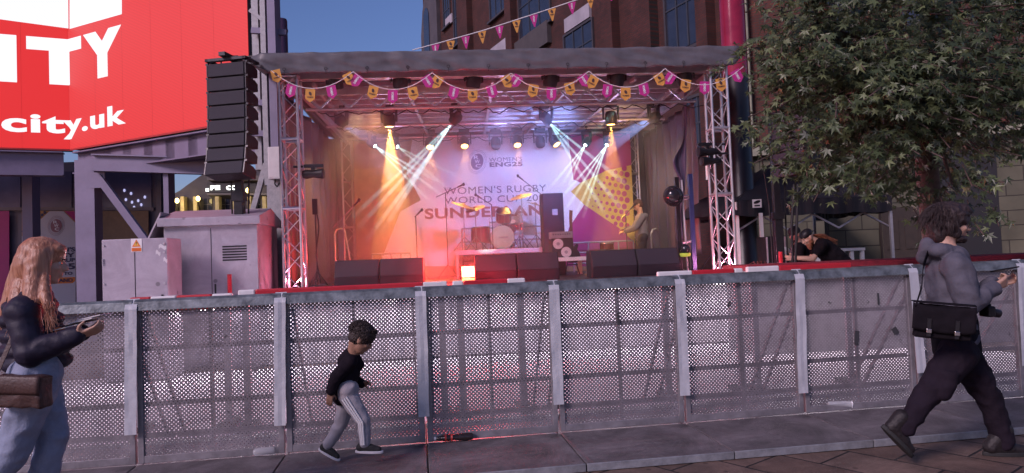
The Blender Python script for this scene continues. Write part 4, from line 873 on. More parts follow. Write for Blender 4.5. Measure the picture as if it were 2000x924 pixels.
# ------------------------------------------------------------------ utility cabinets
cabm = pm('cabinet_grey', (.40, .36, .42), .42, .1, .1, 2.5, .08, 30)
grime(cabm, 3, .8)
def cab(x0, x1, yt, Y, dep, h_, lab, roof):
    a = at(x0, 560, Y); b = at(x1, 560, Y); zt = at((x0+x1)/2, yt, Y).z; w = b.x-a.x
    r = empty('utility_cabinet', lab, 'utility cabinet', Matrix.Translation((a.x, Y, 0)) @ Matrix.Rotation(.10, 4, 'Z'))
    MB().box((0, 0, 0.02), (w, dep, zt)).build('body', cabm, r, bevel=.01)
    if roof:
        MB().prism([(0-.06, y, z) for y, z in ((-.08, zt-.12), (-.08, zt-.0), (dep*.5, zt+.16), (dep+.08, zt), (dep+.08, zt-.12))], (w+.12, 0, 0)).build('roof', cabm, r, bevel=.008)
        MB().prism([(-.35, dep*.1, zt-.42), (-.35, dep*1.2, zt-.42), (-.02, dep*.6, zt+.10), (-.02, -.05, zt+.1)], (0, 0, -.05)).build('side_hood', cabm, r)
        MB().box((-.30, .2, .02), (-.005, dep, zt-.45)).build('side_body', cabm, r)
    MB().box((w/2-.004, -.004, .1), (w/2+.004, -.001, zt-.16)).build('door_gap', black, r)
    return r, w, zt
cb1, w1, z1 = cab(322, 500, 424, 10.0, 1.2, 0, 'large grey utility cabinet with overhanging sloped roof behind the barriers', True)
cb2, w2, z2 = cab(200, 323, 466, 9.2, .5, 0, 'smaller grey utility cabinet with orange warning sticker beside the large one', False)
for x, z in ((.03, z2-.08), (w2-.04, z2-.08), (w2-.04, z2-.2), (.03, z2-.6), (w2-.04, z2-.62)): MB().lathe([(.012, 0), (.014, .012), (.008, .016)], Matrix.Translation((x, -.002, z)) @ Matrix.Rotation(math.pi/2, 4, 'X'), 8).build('bolt', alu, cb2)
for k in range(6): MB().box((w1*.62, -.006, z1-.45-.04*k), (w1*.88, -.001, z1-.43-.04*k)).build('vent_slot', black, cb1)
for z in (.3, z1*.5, z1-.35): MB().tube((w1*.03, -.012, z-.05), (w1*.03, -.012, z+.05), .012).build('hinge', alu_dull, cb1)
MB().box((w1*.53, -.02, z1*.5), (w1*.545, -.002, z1*.5+.14)).build('handle', blackm, cb1)
MB().box((w2*.9, -.018, z2*.55), (w2*.93, -.002, z2*.55+.1)).build('handle', blackm, cb2)
for z in (.25, z2-.3): MB().tube((w2*.02, -.01, z-.04), (w2*.02, -.01, z+.04), .01).build('hinge', alu_dull, cb2)
sx = w2*.45; sk = MB().box((sx, -.006, z2-.18), (sx+.14, -.003, z2-.0)).build('warning_sticker', white, cb2)
orr = pm('warning_orange', (.75, .20, .03), .5, 0, 0)
MB().box((sx+.008, -.009, z2-.172), (sx+.132, -.0065, z2-.125)).build('orange_band', orr, sk)
MB().prism([(sx+.07, -.0095, z2-.012), (sx+.125, -.0095, z2-.11), (sx+.015, -.0095, z2-.11)], (0, .003, 0)).build('triangle', orr, sk); MB().prism([(sx+.07, -.012, z2-.035), (sx+.10, -.012, z2-.095), (sx+.04, -.012, z2-.095)], (0, .002, 0)).build('triangle_field', pm('warn_yellow', (.8, .5, .1), .5, 0, 0), sk)
MB().prism([(sx+.066, -.0145, z2-.05), (sx+.078, -.0145, z2-.05), (sx+.066, -.0145, z2-.09)], (0, .002, 0)).build('bolt_symbol', black, sk)
for k in range(3): MB().box((sx+.02, -.0115, z2-.168+.013*k), (sx+.12, -.0095, z2-.163+.013*k)).build('sticker_line', pm('sticker_print', (.5, .08, .02), .5, 0, 0), sk)
for i, (x, z, w) in enumerate(((.93, .12, .1), (.86, .2, .06), (.97, .3, .05))): MB().grid(lambda u, v: Vector((w2*x-w/2+w*u, -.005-.001*i, z2-z-.03+.05*v+.02*math.sin(u*6))), 4, 2).build('torn_sticker', offw, cb2)
for x_, Y_, l_ in ((260, 9.0, 'smaller'), (405, 9.8, 'large')):
    _q = at(x_, 545, Y_); added_light(Vector((_q.x, _q.y-.02, .95)), .10, 10, 'small added unseen light fixed to the front of the %s utility cabinet' % l_, None)
# ------------------------------------------------------------------ left shopfront with posters
LY = 19.0
sh = empty('shopfront', 'dark glazed shopfront behind the screen frame at the left', 'building', Matrix())
def q_(x, y, Y=LY, k=0): return at(x, y, Y-k)
def panel(x0, y0, x1, y1, mat, name, par, k=0, th=.03, Y=LY):
    a, b, c, d = q_(x0, y0, Y, k), q_(x1, y0, Y, k), q_(x1, y1, Y, k), q_(x0, y1, Y, k)
    return MB().prism([a, b, c, d], (0, th, 0)).build(name, mat, par)
dkw = pm('dark_fascia', (.13, .12, .19), .5, 0, .2, 1.5)
a = q_(-120, 300); b_ = q_(340, 300)
zt_ = q_(100, 318).z; c_ = at(338, 300, LY+6); MB().prism([(a.x, LY, 0), (b_.x, LY, 0), (c_.x, LY+6, 0), (a.x, LY+6, 0)], (0, 0, zt_)).build('wall', dkw, sh)
for x0, x1 in ((-60, 40), (66, 140), (186, 296)):
    panel(x0, 335, x1, 405, pm('hazed_shop_glass', (.10, .10, .19), .22, 0, .3, .8), 'window', sh, .03, .02)  # pane colour carries a painted haze of reflections
for x in (-60, 50, 160, 305): panel(x, 330, x+10, 600, pm('mullion', (.09, .085, .12), .4, .3), 'mullion', sh, .09, .06)
panel(-100, 405, 300, 411, pm('mullion', (0,0,0)), 'transom', sh, .08, .05)
# interior lights seen behind the glass
il = MB()
for x, y in ((243, 372), (256, 378), (258, 395), (270, 392), (283, 385), (246, 390), (262, 405), (276, 400)): il.ell(q_(x, y, LY, .055), (.035, .02, .045), nu=8, nv=5)
il.build('hanging_glass_lamp', pm('dim_lamp', (.5, .5, .6), .3, 0, 0, emis=(.6, .6, 1), estr=.5), sh)
def poster(x0, x1, y0, y1, mat, lab):
    r = empty('poster', lab, 'poster', Matrix()); panel(x0, y0, x1, y1, mat, 'sheet', r, .12, .02); return r
poster(-60, 18, 412, 600, pm('poster_magenta', (.38, .01, .16), .5, 0, .1, 2), 'magenta poster at the left edge of the photo')
hp = poster(182, 290, 412, 600, pm('honeycomb_poster', (.22, .13, .07), .5, 0, .2, 5), 'orange honeycomb patterned poster behind the diagonal brace')
wp = poster(43, 148, 412, 600, pm('poster_orange', (.5, .25, .09), .5, 0, .15, 3), "orange and white event poster with stacked lettering behind the ginger haired woman")
def psh(pts, mat, nm, k): 
    m = MB(); vs = [q_(x, y, LY, .125+.004*k) for x, y in pts]; m.add(vs, [tuple(range(len(vs)))]); return m.build(nm, mat, wp)
psh([(43, 462), (97, 412.5), (124, 412.5), (148, 436), (148, 596), (43, 596)], pm('poster_white', (.55, .53, .60), .5, 0, .05, 3), 'white_field', 1)
psh([(126, 412.5), (148, 412.5), (148, 433)], bmag, 'magenta_corner', 2)
m = MB()
for i in range(9):
    c = (46+i*5.2, 452-i*4.6); m.add([q_(c[0]+3*math.cos(t), c[1]+3*math.sin(t), LY, .135) for t in [k*math.pi/4 for k in range(8)]], [tuple(range(8))])
m.build('printed_chain', bdark, wp)
emblem(110, 441, 11, 13, lambda x, y, k: q_(x, y, LY, .13+.004*k), wp, pm('emblem_red', (.28, .12, .16), .6, 0, 0), bwhite)
for s, x0, x1, y0, y1 in (("WOMEN'S", 66, 147, 484, 493), ("RUGBY", 72, 147, 494.5, 504), ("WORLD CUP", 60, 147, 505.5, 513), ("2025", 86, 147, 515, 527), ("COMING TO", 72, 142, 532, 538)):
    p0 = q_(x0, y1, LY, .145); p1 = q_(x1, y0, LY, .145); dz = q_(x0, y1, LY, .145).z-q_(x1, y1, LY, .145).z
    lettering(s, p0.x, p1.x, q_((x0+x1)/2, y1, LY, .145).z, q_((x0+x1)/2, y0, LY, .145).z, LY-.145, bdark, wp, .04)
psh([(60, 544), (147, 541), (147, 549), (142, 553), (60, 556)], orr, 'orange_pill', 2)
p0 = q_(64, 552, LY, .145); p1 = q_(142, 545, LY, .145); lettering('SUNDERLAND', p0.x, p1.x, q_(103, 552, LY, .145).z, q_(103, 545, LY, .145).z, LY-.146, bdark, wp, .03)
# far dark pub with lit sign
FY = 27.0
pb = empty('dark_corner_building', 'dark building with a lit sign and warm lit columns seen between the posts', 'building', Matrix())
dst = pm('dark_render', (.07, .062, .075), .7, 0, .3, 1.2, .2, 12)
a = q_(300, 335, FY); b_ = q_(604, 335, FY)
MB().prism([q_(352, 372, FY), q_(365, 362, FY), q_(404, 335, FY), q_(604, 325, FY), Vector((b_.x, FY, 0)), Vector((a.x, FY, 0)), q_(300, 400, FY)], (0, 8, 0)).build('wall', dst, pb)
panel(404, 343, 604, 352, pm('dark_cornice', (.10, .09, .11), .6), 'cornice', pb, .25, .25, FY); panel(404, 377, 604, 381, pm('dark_cornice', (0,0,0)), 'cornice', pb, .2, .2, FY)
panel(404, 358, 500, 376, pm('sign_board', (.03, .03, .04), .5), 'sign_board', pb, .12, .1, FY)
lit_sign = pm('lit_sign', (.8, .8, .8), .5, 0, 0, emis=(.95, 1, .95), estr=1.6)
for s, x0, x1 in (('PE', 411, 430), ('CO', 442, 463)):
    p0 = q_(x0, 371.5, FY, .14); p1 = q_(x1, 362, FY, .14); lettering(s, p0.x, p1.x, p0.z, p1.z, FY-.14, lit_sign, pb, .06)
MB().cb(q_(405, 371, FY, .14), (.12, .02, .12)).build('lettering_dot', lit_sign, pb)
wm = pm('warm_lit_stone', (.45, .38, .20), .7, 0, .3, 3)
for x in (326, 352, 377, 420, 452, 483, 512, 556, 583):
    a = q_(x, 384, FY, .3); b_ = q_(x+7, 384, FY, .3); MB().box((a.x, FY-.3, 0), (b_.x, FY-.02, a.z)).build('column', wm, pb)
for x in (398, 432, 462, 492, 566):
    w = panel(x, 388, x+16, 415, darkglass, 'window', pb, .02, .015, FY); 
    panel(x+7.5, 388, x+8.5, 415, pm('dark_cornice', (0,0,0)), 'glazing_bar', w, .04, .018, FY); panel(x, 399, x+16, 400, pm('dark_cornice', (0,0,0)), 'glazing_bar', w, .045, .02, FY)
warm_e = pm('warm_lamp', (.9, .7, .3), .4, 0, 0, emis=(1, .72, .25), estr=6)
for i, (x, y, lab) in enumerate(((331, 405, 'low'), (346, 392, 'left'), (387, 388, 'mid'), (484, 372, 'right'), (556, 396, 'behind the left truss'), (590, 398, 'far right'))):
    c = q_(x, y, FY, .6); r = empty('wall_lantern', ['small lit lantern low beside the cabinet roof', 'small lit lantern left of the lit columns', 'small lit lantern under the lit sign, at its left', 'small lit lantern right of the lit sign', 'small lit lantern seen through the left truss tower', 'small lit lantern just right of the left truss tower'][i], 'lantern', Matrix.Translation(c))
    MB().ell((0, 0, 0), (.075, .075, .10), nu=10, nv=6).build('globe', warm_e, r, smooth=True); MB().tube((0, 0, -.14), (0, .15, -.5), .03).build('bracket', blackm, r); point(c-Vector((0, .25, .1)), (1, .75, .3), 6, .05)
# ------------------------------------------------------------------ speaker towers
def line_array(path, dep, wd, lab, yaw, n, face=grille):
    r = empty('line_array_speaker', lab, 'loudspeaker array', Matrix.Translation(path[0]) @ Matrix.Rotation(yaw, 4, 'Z'))
    y = 0; z = 0; h = (path[0].z-path[1].z)/n
    MB().box((-wd/2-.03, -.02, .03), (wd/2+.03, .05, .07)).box((-wd/2-.03, dep-.1, .03), (wd/2+.03, dep-.03, .07)).box((-wd/2-.03, -.02, .03), (-wd/2+.02, dep, .07)).box((wd/2-.02, -.02, .03), (wd/2+.03, dep, .07)).box((-.05, -.1, .075), (.05, dep+.1, .13)).build('hanging_frame', blackm, r)
    T = Matrix()
    for k in range(n):
        tilt = [0, .01, .02, .03, .05, .08, .11, .14][min(k, 7)]*1.0
        T = T @ Matrix.Rotation(-tilt*.55, 4, 'X')
        b = MB().prism([T @ Vector((-wd/2, a, c)) for a, c in ((0, -.006), (0, -h+.006), (dep*.75, -h*.9), (dep, -h*.8), (dep, -.05), (dep*.75, -.006))], T.to_3x3() @ Vector((wd, 0, 0))).build('cabinet', black, r, bevel=.008)
        MB().box((-wd/2+.01, -.012, -h+.015), (wd/2-.01, -.001, -.015), T).build('grille', face, b)
        for s in (-1, 1): MB().box((s*(wd/2+.012)-.008, .0, -h*.9), (s*(wd/2+.012)+.008, .04, -h*.1), T).box((s*(wd/2+.02)-.02, .01, -.015), (s*(wd/2+.02)+.02, .05, .015), T).build('fly_bracket', blackm, b)
        T = T @ Matrix.Translation((0, 0, -h))
    return r
Y = 9.9
a = at(441, 122, Y); b_ = at(441, 345, Y)
line_array([a, b_], .36, (at(485, 200, Y)-at(400, 200, Y)).x*.93, 'black hanging line array of stacked loudspeakers at the left, before the red screen', R(-10), 8)
def mast(x0, x1, Y, yt, lab, h2=.0):
    a = at(x0, 480, Y); b = at(x1, 480, Y); r_ = (b.x-a.x)/2; c = (a.x+b.x)/2; zt = at(x0, yt, Y).z
    r = empty('speaker_mast', lab, 'mast', Matrix.Translation((c, Y, 0)))
    MB().box((-r_, -r_, .02), (r_, r_, zt*.55)).box((-r_*.8, -r_*.8, zt*.55), (r_*.8, r_*.8, zt)).build('mast_tube', blackm, r, bevel=.006)
    MB().box((-r_*1.3, -r_*1.3, zt*.53), (r_*1.3, r_*1.3, zt*.56)).build('collar', blackm, r)
    for k in range(4): MB().bar((0, 0, .12), (.7*math.cos(k*1.57+.6), .7*math.sin(k*1.57+.6), .05), .06, .06).build('base_leg', blackm, r)
    MB().path([Vector((-.25, .05, zt)), Vector((-.12, 0, zt*.6)), Vector((-.1, 0, .3))], .012).path([Vector((.2, .05, zt)), Vector((.13, 0, zt*.5)), Vector((.14, 0, .1))], .014).build('hanging_cable', black, r)
    MB().box((-r_*1.4, -.3, .9), (-r_*1.05, -.2, 1.4)).build('red_handle', redp, r)
    return r
mast(462, 479, 10.25, 110, 'black square mast behind the left hanging loudspeakers')
Y = 10.6
a = at(1536, 222, Y); b_ = at(1536, 345, Y)
line_array([a, b_], .5, .62, 'black hanging line array of loudspeakers half hidden by the tree', R(-62), 5)
mast(1513, 1529, 10.9, 222, 'black square mast right of the stage under the tree')
cabm_ = MB().path([at(1551, 360, 10.2), at(1546, 440, 10.2), at(1548, 520, 10.2)], .02).path([at(1558, 360, 10.2), at(1556, 440, 10.2), at(1553, 520, 10.2)], .02); tag(cabm_.build('hanging_cables', black), 'pair of dark cables hanging down beside the crouched man', 'cable')
# tall street column right of the stage
a = at(1411, 60, 12.6); rp = empty('tall_street_column', 'tall round column, glossy red above the stage roof, painted dark as shade below', 'column', Matrix.Translation((a.x+.30, 12.9, 0)))
rr = .235
MB().lathe([(rr, 4.75), (rr, 12), (rr*.9, 12.1)], None, 28).build('red_shaft', pm('glossy_red_paint', (.26, .012, .04), .16, 0, .2, 3, .1, 12), rp, smooth=True)
MB().lathe([(rr*1.15, .01), (rr*1.15, .4), (rr*1.0, .45), (rr, 4.749)], None, 28).build('shaded_shaft', pm('shaded_column_paint', (.012, .01, .014), .35, 0, .2, 3), rp, smooth=True)  # shade on the lower column is put into its colour
# ------------------------------------------------------------------ brick building
def brick_mat(name, c1, c2, mo, bw=.225, bh=.075, ms=.008):
    m = bpy.data.materials.new(name); N, L = nodes(m); b = N['Principled BSDF']; tc = N.new('ShaderNodeTexCoord'); sp = N.new('ShaderNodeSeparateXYZ'); cb_ = N.new('ShaderNodeCombineXYZ')
    L.new(tc.outputs['Object'], sp.inputs[0]); L.new(sp.outputs['X'], cb_.inputs[0]); L.new(sp.outputs['Z'], cb_.inputs[1])
    br = N.new('ShaderNodeTexBrick'); br.inputs['Scale'].default_value = 1; br.inputs['Brick Width'].default_value = bw; br.inputs['Row Height'].default_value = bh; br.inputs['Mortar Size'].default_value = ms
    br.inputs['Color1'].default_value = (*c1, 1); br.inputs['Color2'].default_value = (*c2, 1); br.inputs['Mortar'].default_value = (*mo, 1); L.new(cb_.outputs[0], br.inputs[0])
    n = N.new('ShaderNodeTexNoise'); n.inputs['Scale'].default_value = 1.3; n.inputs['Detail'].default_value = 8; L.new(tc.outputs['Object'], n.inputs[0])
    mr = N.new('ShaderNodeMapRange'); mr.inputs['From Min'].default_value = .3; mr.inputs['From Max'].default_value = .7; mr.inputs['To Min'].default_value = .65; mr.inputs['To Max'].default_value = 1.2; L.new(n.outputs[0], mr.inputs[0])
    hs = N.new('ShaderNodeVectorMath'); hs.operation = 'SCALE'; L.new(br.outputs[0], hs.inputs[0]); L.new(mr.outputs[0], hs.inputs['Scale']); L.new(hs.outputs[0], b.inputs['Base Color'])
    bp = N.new('ShaderNodeBump'); bp.inputs['Strength'].default_value = .6; bp.inputs['Distance'].default_value = .02; bp.invert = True; L.new(br.outputs['Fac'], bp.inputs['Height']); L.new(bp.outputs[0], b.inputs['Normal']); b.inputs['Roughness'].default_value = .85
    return m
brick = brick_mat('dark_red_brick', (.085, .022, .018), (.055, .018, .015), (.03, .025, .025)); brick2 = brick_mat('red_brick', (.12, .034, .024), (.08, .024, .018), (.06, .045, .04))
stoneb = brick_mat('pale_stone_blocks', (.13, .125, .085), (.10, .096, .068), (.04, .036, .028), .75, .36, .012); stone = pm('pale_stone', (.27, .27, .20), .8, 0, .25, 3, .3, 25)
def wallframe(p0, p1):     # object frame with x along the wall, y into the building
    d = (p1-p0); d.z = 0; a = math.atan2(d.y, d.x); return Matrix.Translation((p0.x, p0.y, 0)) @ Matrix.Rotation(a, 4, 'Z'), d.length
P1 = at(1445, 300, 19.5).xy.to_3d(); P0 = at(828, 60, 46).xy.to_3d()
FM, FL = wallframe(P0, P1)
br_ = empty('brick_building', 'dark red brick building with tall dark windows rising behind the stage roof', 'building', FM)
H = 26
MB().box((0, 0, 0), (FL, 8, H)).build('wall', brick, br_)
FN = FM.to_3x3() @ Vector((0, 1, 0))
def fp_(px, py):   # facade-local point from pixel
    return FM.inverted() @ onplane(px, py, P0, FN)
def fwin(x0, x1, y0, y1, fr=stone, arched=False):
    a = fp_(x0, (y0+y1)/2).x; b_ = fp_(x1, (y0+y1)/2).x; xm = (x0+x1)/2; z1 = fp_(xm, y0).z; z0 = fp_(xm, y1).z
    w = MB().box((a, -.04, z0), (b_, -.005, z1)).build('window', darkglass, br_)
    f = MB(); t = .09; f.box((a-t, -.09, z0-t), (a, -.002, z1+t)).box((b_, -.09, z0-t), (b_+t, -.002, z1+t)).box((a, -.09, z1), (b_, -.002, z1+t)); f.build('window_frame', fr, w)
    MB().box((a-.2, -.2, z0-t-.1), (b_+.2, -.002, z0-t+.001)).build('sill', fr, w)
    g = MB(); n = 3
    for i in range(1, n): x = a+(b_-a)*i/n; g.box((x-.03, -.07, z0), (x+.03, -.041, z1))
    nz = max(2, int((z1-z0)/1.1))
    for i in range(1, nz): z = z0+(z1-z0)*i/nz; g.box((a, -.068, z-.025), (b_, -.042, z+.025))
    g.build('glazing_bar', pm('dark_bar', (.04, .045, .06), .5), w)
dfr = pm('dark_window_frame', (.05, .045, .055), .6)
fwin(888, 899, -20, 86, dfr); fwin(958, 990, -60, 28, dfr); fwin(1015, 1075, -70, 60, dfr); fwin(1105, 1160, 55, 130, dfr); fwin(1302, 1366, -80, 95, dfr); fwin(1345, 1378, 190, 292, dfr); fwin(868, 880, -10, 50, dfr)
def fbox(x0, x1, y0, y1, dep, mat, nm):
    a = fp_(x0, (y0+y1)/2).x; b_ = fp_(x1, (y0+y1)/2).x; xm = (x0+x1)/2; MB().box((a, -dep, fp_(xm, y1).z), (b_, -.004, fp_(xm, y0).z)).build(nm, mat, br_)
pale = pm('pale_spandrel', (.36, .33, .38), .7, 0, .15, 2)
fbox(1106, 1156, 22, 50, .12, pale, 'spandrel_panel'); fbox(873, 886, 32, 50, .12, pale, 'spandrel_panel'); fbox(962, 992, 85, 110, .12, pale, 'spandrel_panel')
for x0, x1 in ((905, 925), (1190, 1212), (1252, 1288), (1378, 1400), (1000, 1012)): fbox(x0, x1, -300, 480, .35, brick, 'pilaster')
fbox(1012, 1078, 62, 105, .22, pm('dark_stone_band', (.07, .06, .065), .8, 0, .2, 3), 'stone_band')
# curved gable end at the far corner
g = MB(); pts = [(-.1, -1.2, z) for z in (0, 1)]
gp = [Vector((-1.6, .0, 0)), Vector((.0, .0, 0)), Vector((.0, 0, 30)), Vector((-.3, 0, 30))] 
hh = [fp_(836, 0).z, fp_(830, 60).z]
gp = [Vector((-.02, -.25, 0)), Vector((3.5, -.25, 0)), Vector((3.5, -.25, H)), Vector((2.6, -.25, H)), Vector((1.5, -.25, hh[0]+.6)), Vector((.6, -.25, hh[0]-.6)), Vector((.1, -.25, hh[0]-2.2))]
g.prism(gp, (0, .24, 0)).build('gable_facing', pm('dark_render', (0,0,0)), br_)
ar = MB(); xc = fp_(832, 40).x+.9
ar.prism([Vector((xc+.55*math.cos(t), -.30, hh[0]-1.4+.7*math.sin(t))) for t in [math.pi*k/10 for k in range(11)]]+[Vector((xc-.55, -.30, hh[0]-7)), Vector((xc+.55, -.30, hh[0]-7))], (0, .04, 0)); ar.build('arched_window', darkglass, br_)
# near wing: stone corner, brick above, stone below
P2 = at(2150, 300, 16.0).xy.to_3d(); GM, GL = wallframe(P1+Vector((.05, -.3, 0)), P2); GN = GM.to_3x3() @ Vector((0, 1, 0))
wg = empty('stone_and_brick_wing', 'wing with pale stone corner, red brick above and stone blocks below, behind the tree', 'building', GM)
gp_ = lambda x, y: GM.inverted() @ onplane(x, y, P1+Vector((.05, -.3, 0)), GN)
zl = gp_(1480, 290).z
MB().box((0, 0, zl), (GL, 8, 22)).build('brick_wall', brick2, wg); 
xa = gp_(1474, 380).x; MB().box((xa, -.12, 0), (GL, 7.9, zl-.25)).build('stone_wall', stoneb, wg)
MB().box((-.1, -.35, zl-.25), (GL, .0, zl-.12)).box((-.05, -.28, zl-.12), (GL, -.002, zl)).build('ledge', stone, wg)
k = 0; z = zl+.02
xq = gp_(1470, 200).x
while z < 21: MB().box((-.12, -.26, z), (xq, .3, z+.93)).build('corner_stone', stone, wg, bevel=.03); z += .95
z = zl-.27-.75
while z > -.7: MB().box((-.12, -.30, max(0, z)), (xa-.01, .3, z+.73)).build('corner_stone', stone, wg, bevel=.03); z -= .75
dw = pm('dark_wood', (.035, .024, .018), .6, 0, .3, 6)
a = gp_(1722, 440); b_ = gp_(1795, 440); dz1 = gp_(1760, 405).z
dr = MB().box((a.x, -.16, 0), (b_.x, -.125, dz1)).build('door', dw, wg)
for x in (0, .5): 
    for z0_, z1_ in ((.2, .45), (.55, .9)): MB().box((a.x+.08+(b_.x-a.x)*x, -.185, dz1*z0_), (a.x+(b_.x-a.x)*(x+.5)-.06, -.162, dz1*z1_)).build('door_panel', dw, dr)
a = gp_(1800, 300); b_ = gp_(1942, 300); MB().box((a.x, -.14, 0), (b_.x, -.125, 4.2)).build('dark_opening', pm('dark_opening', (.012, .012, .016), .7), wg)
for x0, x1, y0, y1 in ((1600, 1660, -60, 90), (1760, 1830, -60, 60)):
    a = gp_(x0, 0); b_ = gp_(x1, 0); MB().box((a.x, -.03, gp_(x0, y1).z), (b_.x, -.005, gp_(x0, y0).z)).build('window', darkglass, wg)
# boarded stone-coloured screen in front of the wall
a = at(1621, 500, 15.2); b_ = at(1715, 408, 15.2); pn = empty('stone_hoarding', 'pale stone coloured hoarding panel between the tent and the dark door', 'panel', Matrix.Translation((a.x, 15.2, 0)))
MB().box((0, 0, .3), (b_.x-a.x, .06, b_.z)).build('board', stoneb, pn); MB().box((-.05, -.02, 0.01), (0-.002, .08, b_.z+.03)).box((b_.x-a.x+.002, -.02, 0.01), (b_.x-a.x+.05, .08, b_.z+.03)).build('frame', dw, pn)
# ------------------------------------------------------------------ tent
TY = 12.3
tn = empty('gazebo_tent', 'black pop up gazebo with white legs under the tree', 'tent', Matrix())
tentm = pm('black_tent_fabric', (.022, .022, .028), .6, 0, .3, 3, .3, 8, spec=.2)
A = at(1440, 392, TY); B = at(1740, 380, TY+.4); Cc = B+Vector((-.1, 3, 0)); D = A+Vector((-.1, 3, 0)); AP = (A+B)/2+Vector((0, 1.5, .95)); 
for v in (B, Cc, D): v.z = A.z
cn = MB()
for a, b_ in ((A, B), (B, Cc), (Cc, D), (D, A)):
    m = (a+b_)/2+Vector((0, 0, .0)); cn.add([a, m, b_, AP], [(0, 1, 3), (1, 2, 3)])
cn.build('canopy', tentm, tn, solid=.006)
vl = MB()
for a, b_ in ((A, B), (B, Cc), (D, A)):
    n = (b_-a).normalized().cross(Vector((0, 0, 1)))*.006
    m = MB().grid(lambda u, v: a+(b_-a)*u+Vector((0, 0, -.27*v-.03*v*abs(math.sin(u*12.5))))+n*math.sin(u*70)*2, 60, 4); m.build('valance', tentm, tn, solid=.004)
for p in (A, B, Cc, D): MB().box((p.x-.025, p.y-.025+.06, 0), (p.x+.025, p.y+.085, p.z-.02)).build('leg', white if p is A else alu, tn)
q = at(1488, 450, TY-.02); MB().box((q.x-.028, TY-.03, 0), (q.x+.028, TY+.026, A.z-.24)).build('leg', white, tn)
for (a, b_) in ((A, B),): 
    m = MB(); n = 6
    for i in range(n): p0 = a+(b_-a)*i/n+Vector((0, .15, -.28 if i % 2 else -.55)); p1 = a+(b_-a)*(i+1)/n+Vector((0, .15, -.55 if i % 2 else -.28)); m.bar(p0, p1, .03, .03)
    m.build('scissor_bar', alu_dull, tn)
la = at(1470, 406, TY-.03); lb = at(1487, 389, TY-.03); lg = MB().prism([la, Vector((lb.x, la.y, la.z+.0)), lb, Vector((la.x, la.y, lb.z))], (0, .008, 0)).build('white_logo', white, tn)
cx, cz = (la.x+lb.x)/2, (la.z+lb.z)/2; w = lb.x-la.x
MB().prism([(cx+w*.38*math.cos(t), la.y-.004, cz+w*.16+w*.17*math.sin(t)+w*.1*math.cos(t)) for t in [k*math.pi/8 for k in range(16)]], (0, .003, 0)).build('logo_oval', black, lg)
MB().box((cx-w*.3, la.y-.004, cz-w*.32), (cx+w*.3, la.y-.001, cz-w*.16)).build('logo_bar', black, lg)
# round dark parabolic drum / sail shape behind truss
q = at(1400, 397, 13.0); rd = empty('dark_parasol', 'dark drooping parasol canopy seen behind the right truss tower', 'parasol', Matrix.Translation((q.x, 13, 0)))
MB().lathe([(.72, q.z-.28), (.7, q.z-.2), (.45, q.z+.03), (.1, q.z+.16), (.01, q.z+.17)], None, 24).build('canopy', tentm, rd, smooth=True); MB().tube((0, 0, 0), (0, 0, q.z+.1), .025).build('pole', blackm, rd)
# mixing racks, white table
a = at(1462, 525, 11.6); ra = empty('equipment_rack', 'black rack of cables and small lit sound equipment under the tent', 'equipment rack', Matrix.Translation((a.x, 11.6, 0)))
MB().box((0, 0, 0.05), (.62, .5, 1.18)).build('case', black, ra, bevel=.01); MB().box((.02, -.012, .7), (.6, -.001, 1.15)).build('patch_face', pm('rack_face', (.12, .11, .12), .4, .5), ra)
m = MB()
for i in range(26): m.cb((.05+random.random()*.52, -.016, .75+random.random()*.38), (.03, .008, .016))
m.build('small_keys', offw, ra)
m = MB()
for i in range(9): 
    x = .05+i*.06; m.path([Vector((x, -.02, 1.1-.3*random.random())), Vector((x+.06, -.1, .9)), Vector((x+.02, -.08, 1.25)), Vector((x+.1*random.random(), .1, 1.2))], .008)
m.build('cable', pm('cable_brown', (.12, .05, .04), .5), ra)
for x, z, c in ((.1, 1.0, (1, .6, .1)), (.35, 1.05, (1, .3, .1)), (.5, .9, (1, .8, .3))): MB().cb((x, -.02, z), (.02, .01, .02)).build('indicator_light', pm('amber_indicator', (.5, .3, .1), .4, 0, 0, emis=(1, .5, .12), estr=4), ra)
a = at(1500, 520, 11.4); b2 = empty('flight_case', 'tall dark flight case beside the tent leg', 'flight case', Matrix.Translation((a.x, 11.4, 0)))
MB().box((0, 0, .08), (.3, .5, at(1500, 462, 11.4).z)).build('case', black, b2, bevel=.012); 
ez = at(1500, 462, 11.4).z
for x in (0, .3): MB().box((x-.012, -.014, .09), (x+.012, .0-.001, ez-.01)).build('metal_edge', alu_dull, b2)
for k in range(5): MB().box((.03, -.012, .3+.2*k), (.27, -.001, .42+.2*k)).build('front_unit', pm('rack_face', (0,0,0)), b2)
a = at(1626, 486, 12.2); b_ = at(1690, 486, 12.2); wt = empty('white_table', 'white table with square legs right of the bent over man', 'table', Matrix.Translation((a.x, 12.2, 0)))
L_ = b_.x-a.x; MB().box((-.3, 0, a.z-.05), (L_, .8, a.z)).build('table_top', white, wt, bevel=.004)
for x, y in ((L_-.07, .02), (L_-.26, .02), (L_-.07, .72), (-.28, .02)): MB().box((x, y, 0), (x+.06, y+.06, a.z-.052)).build('leg', white, wt)
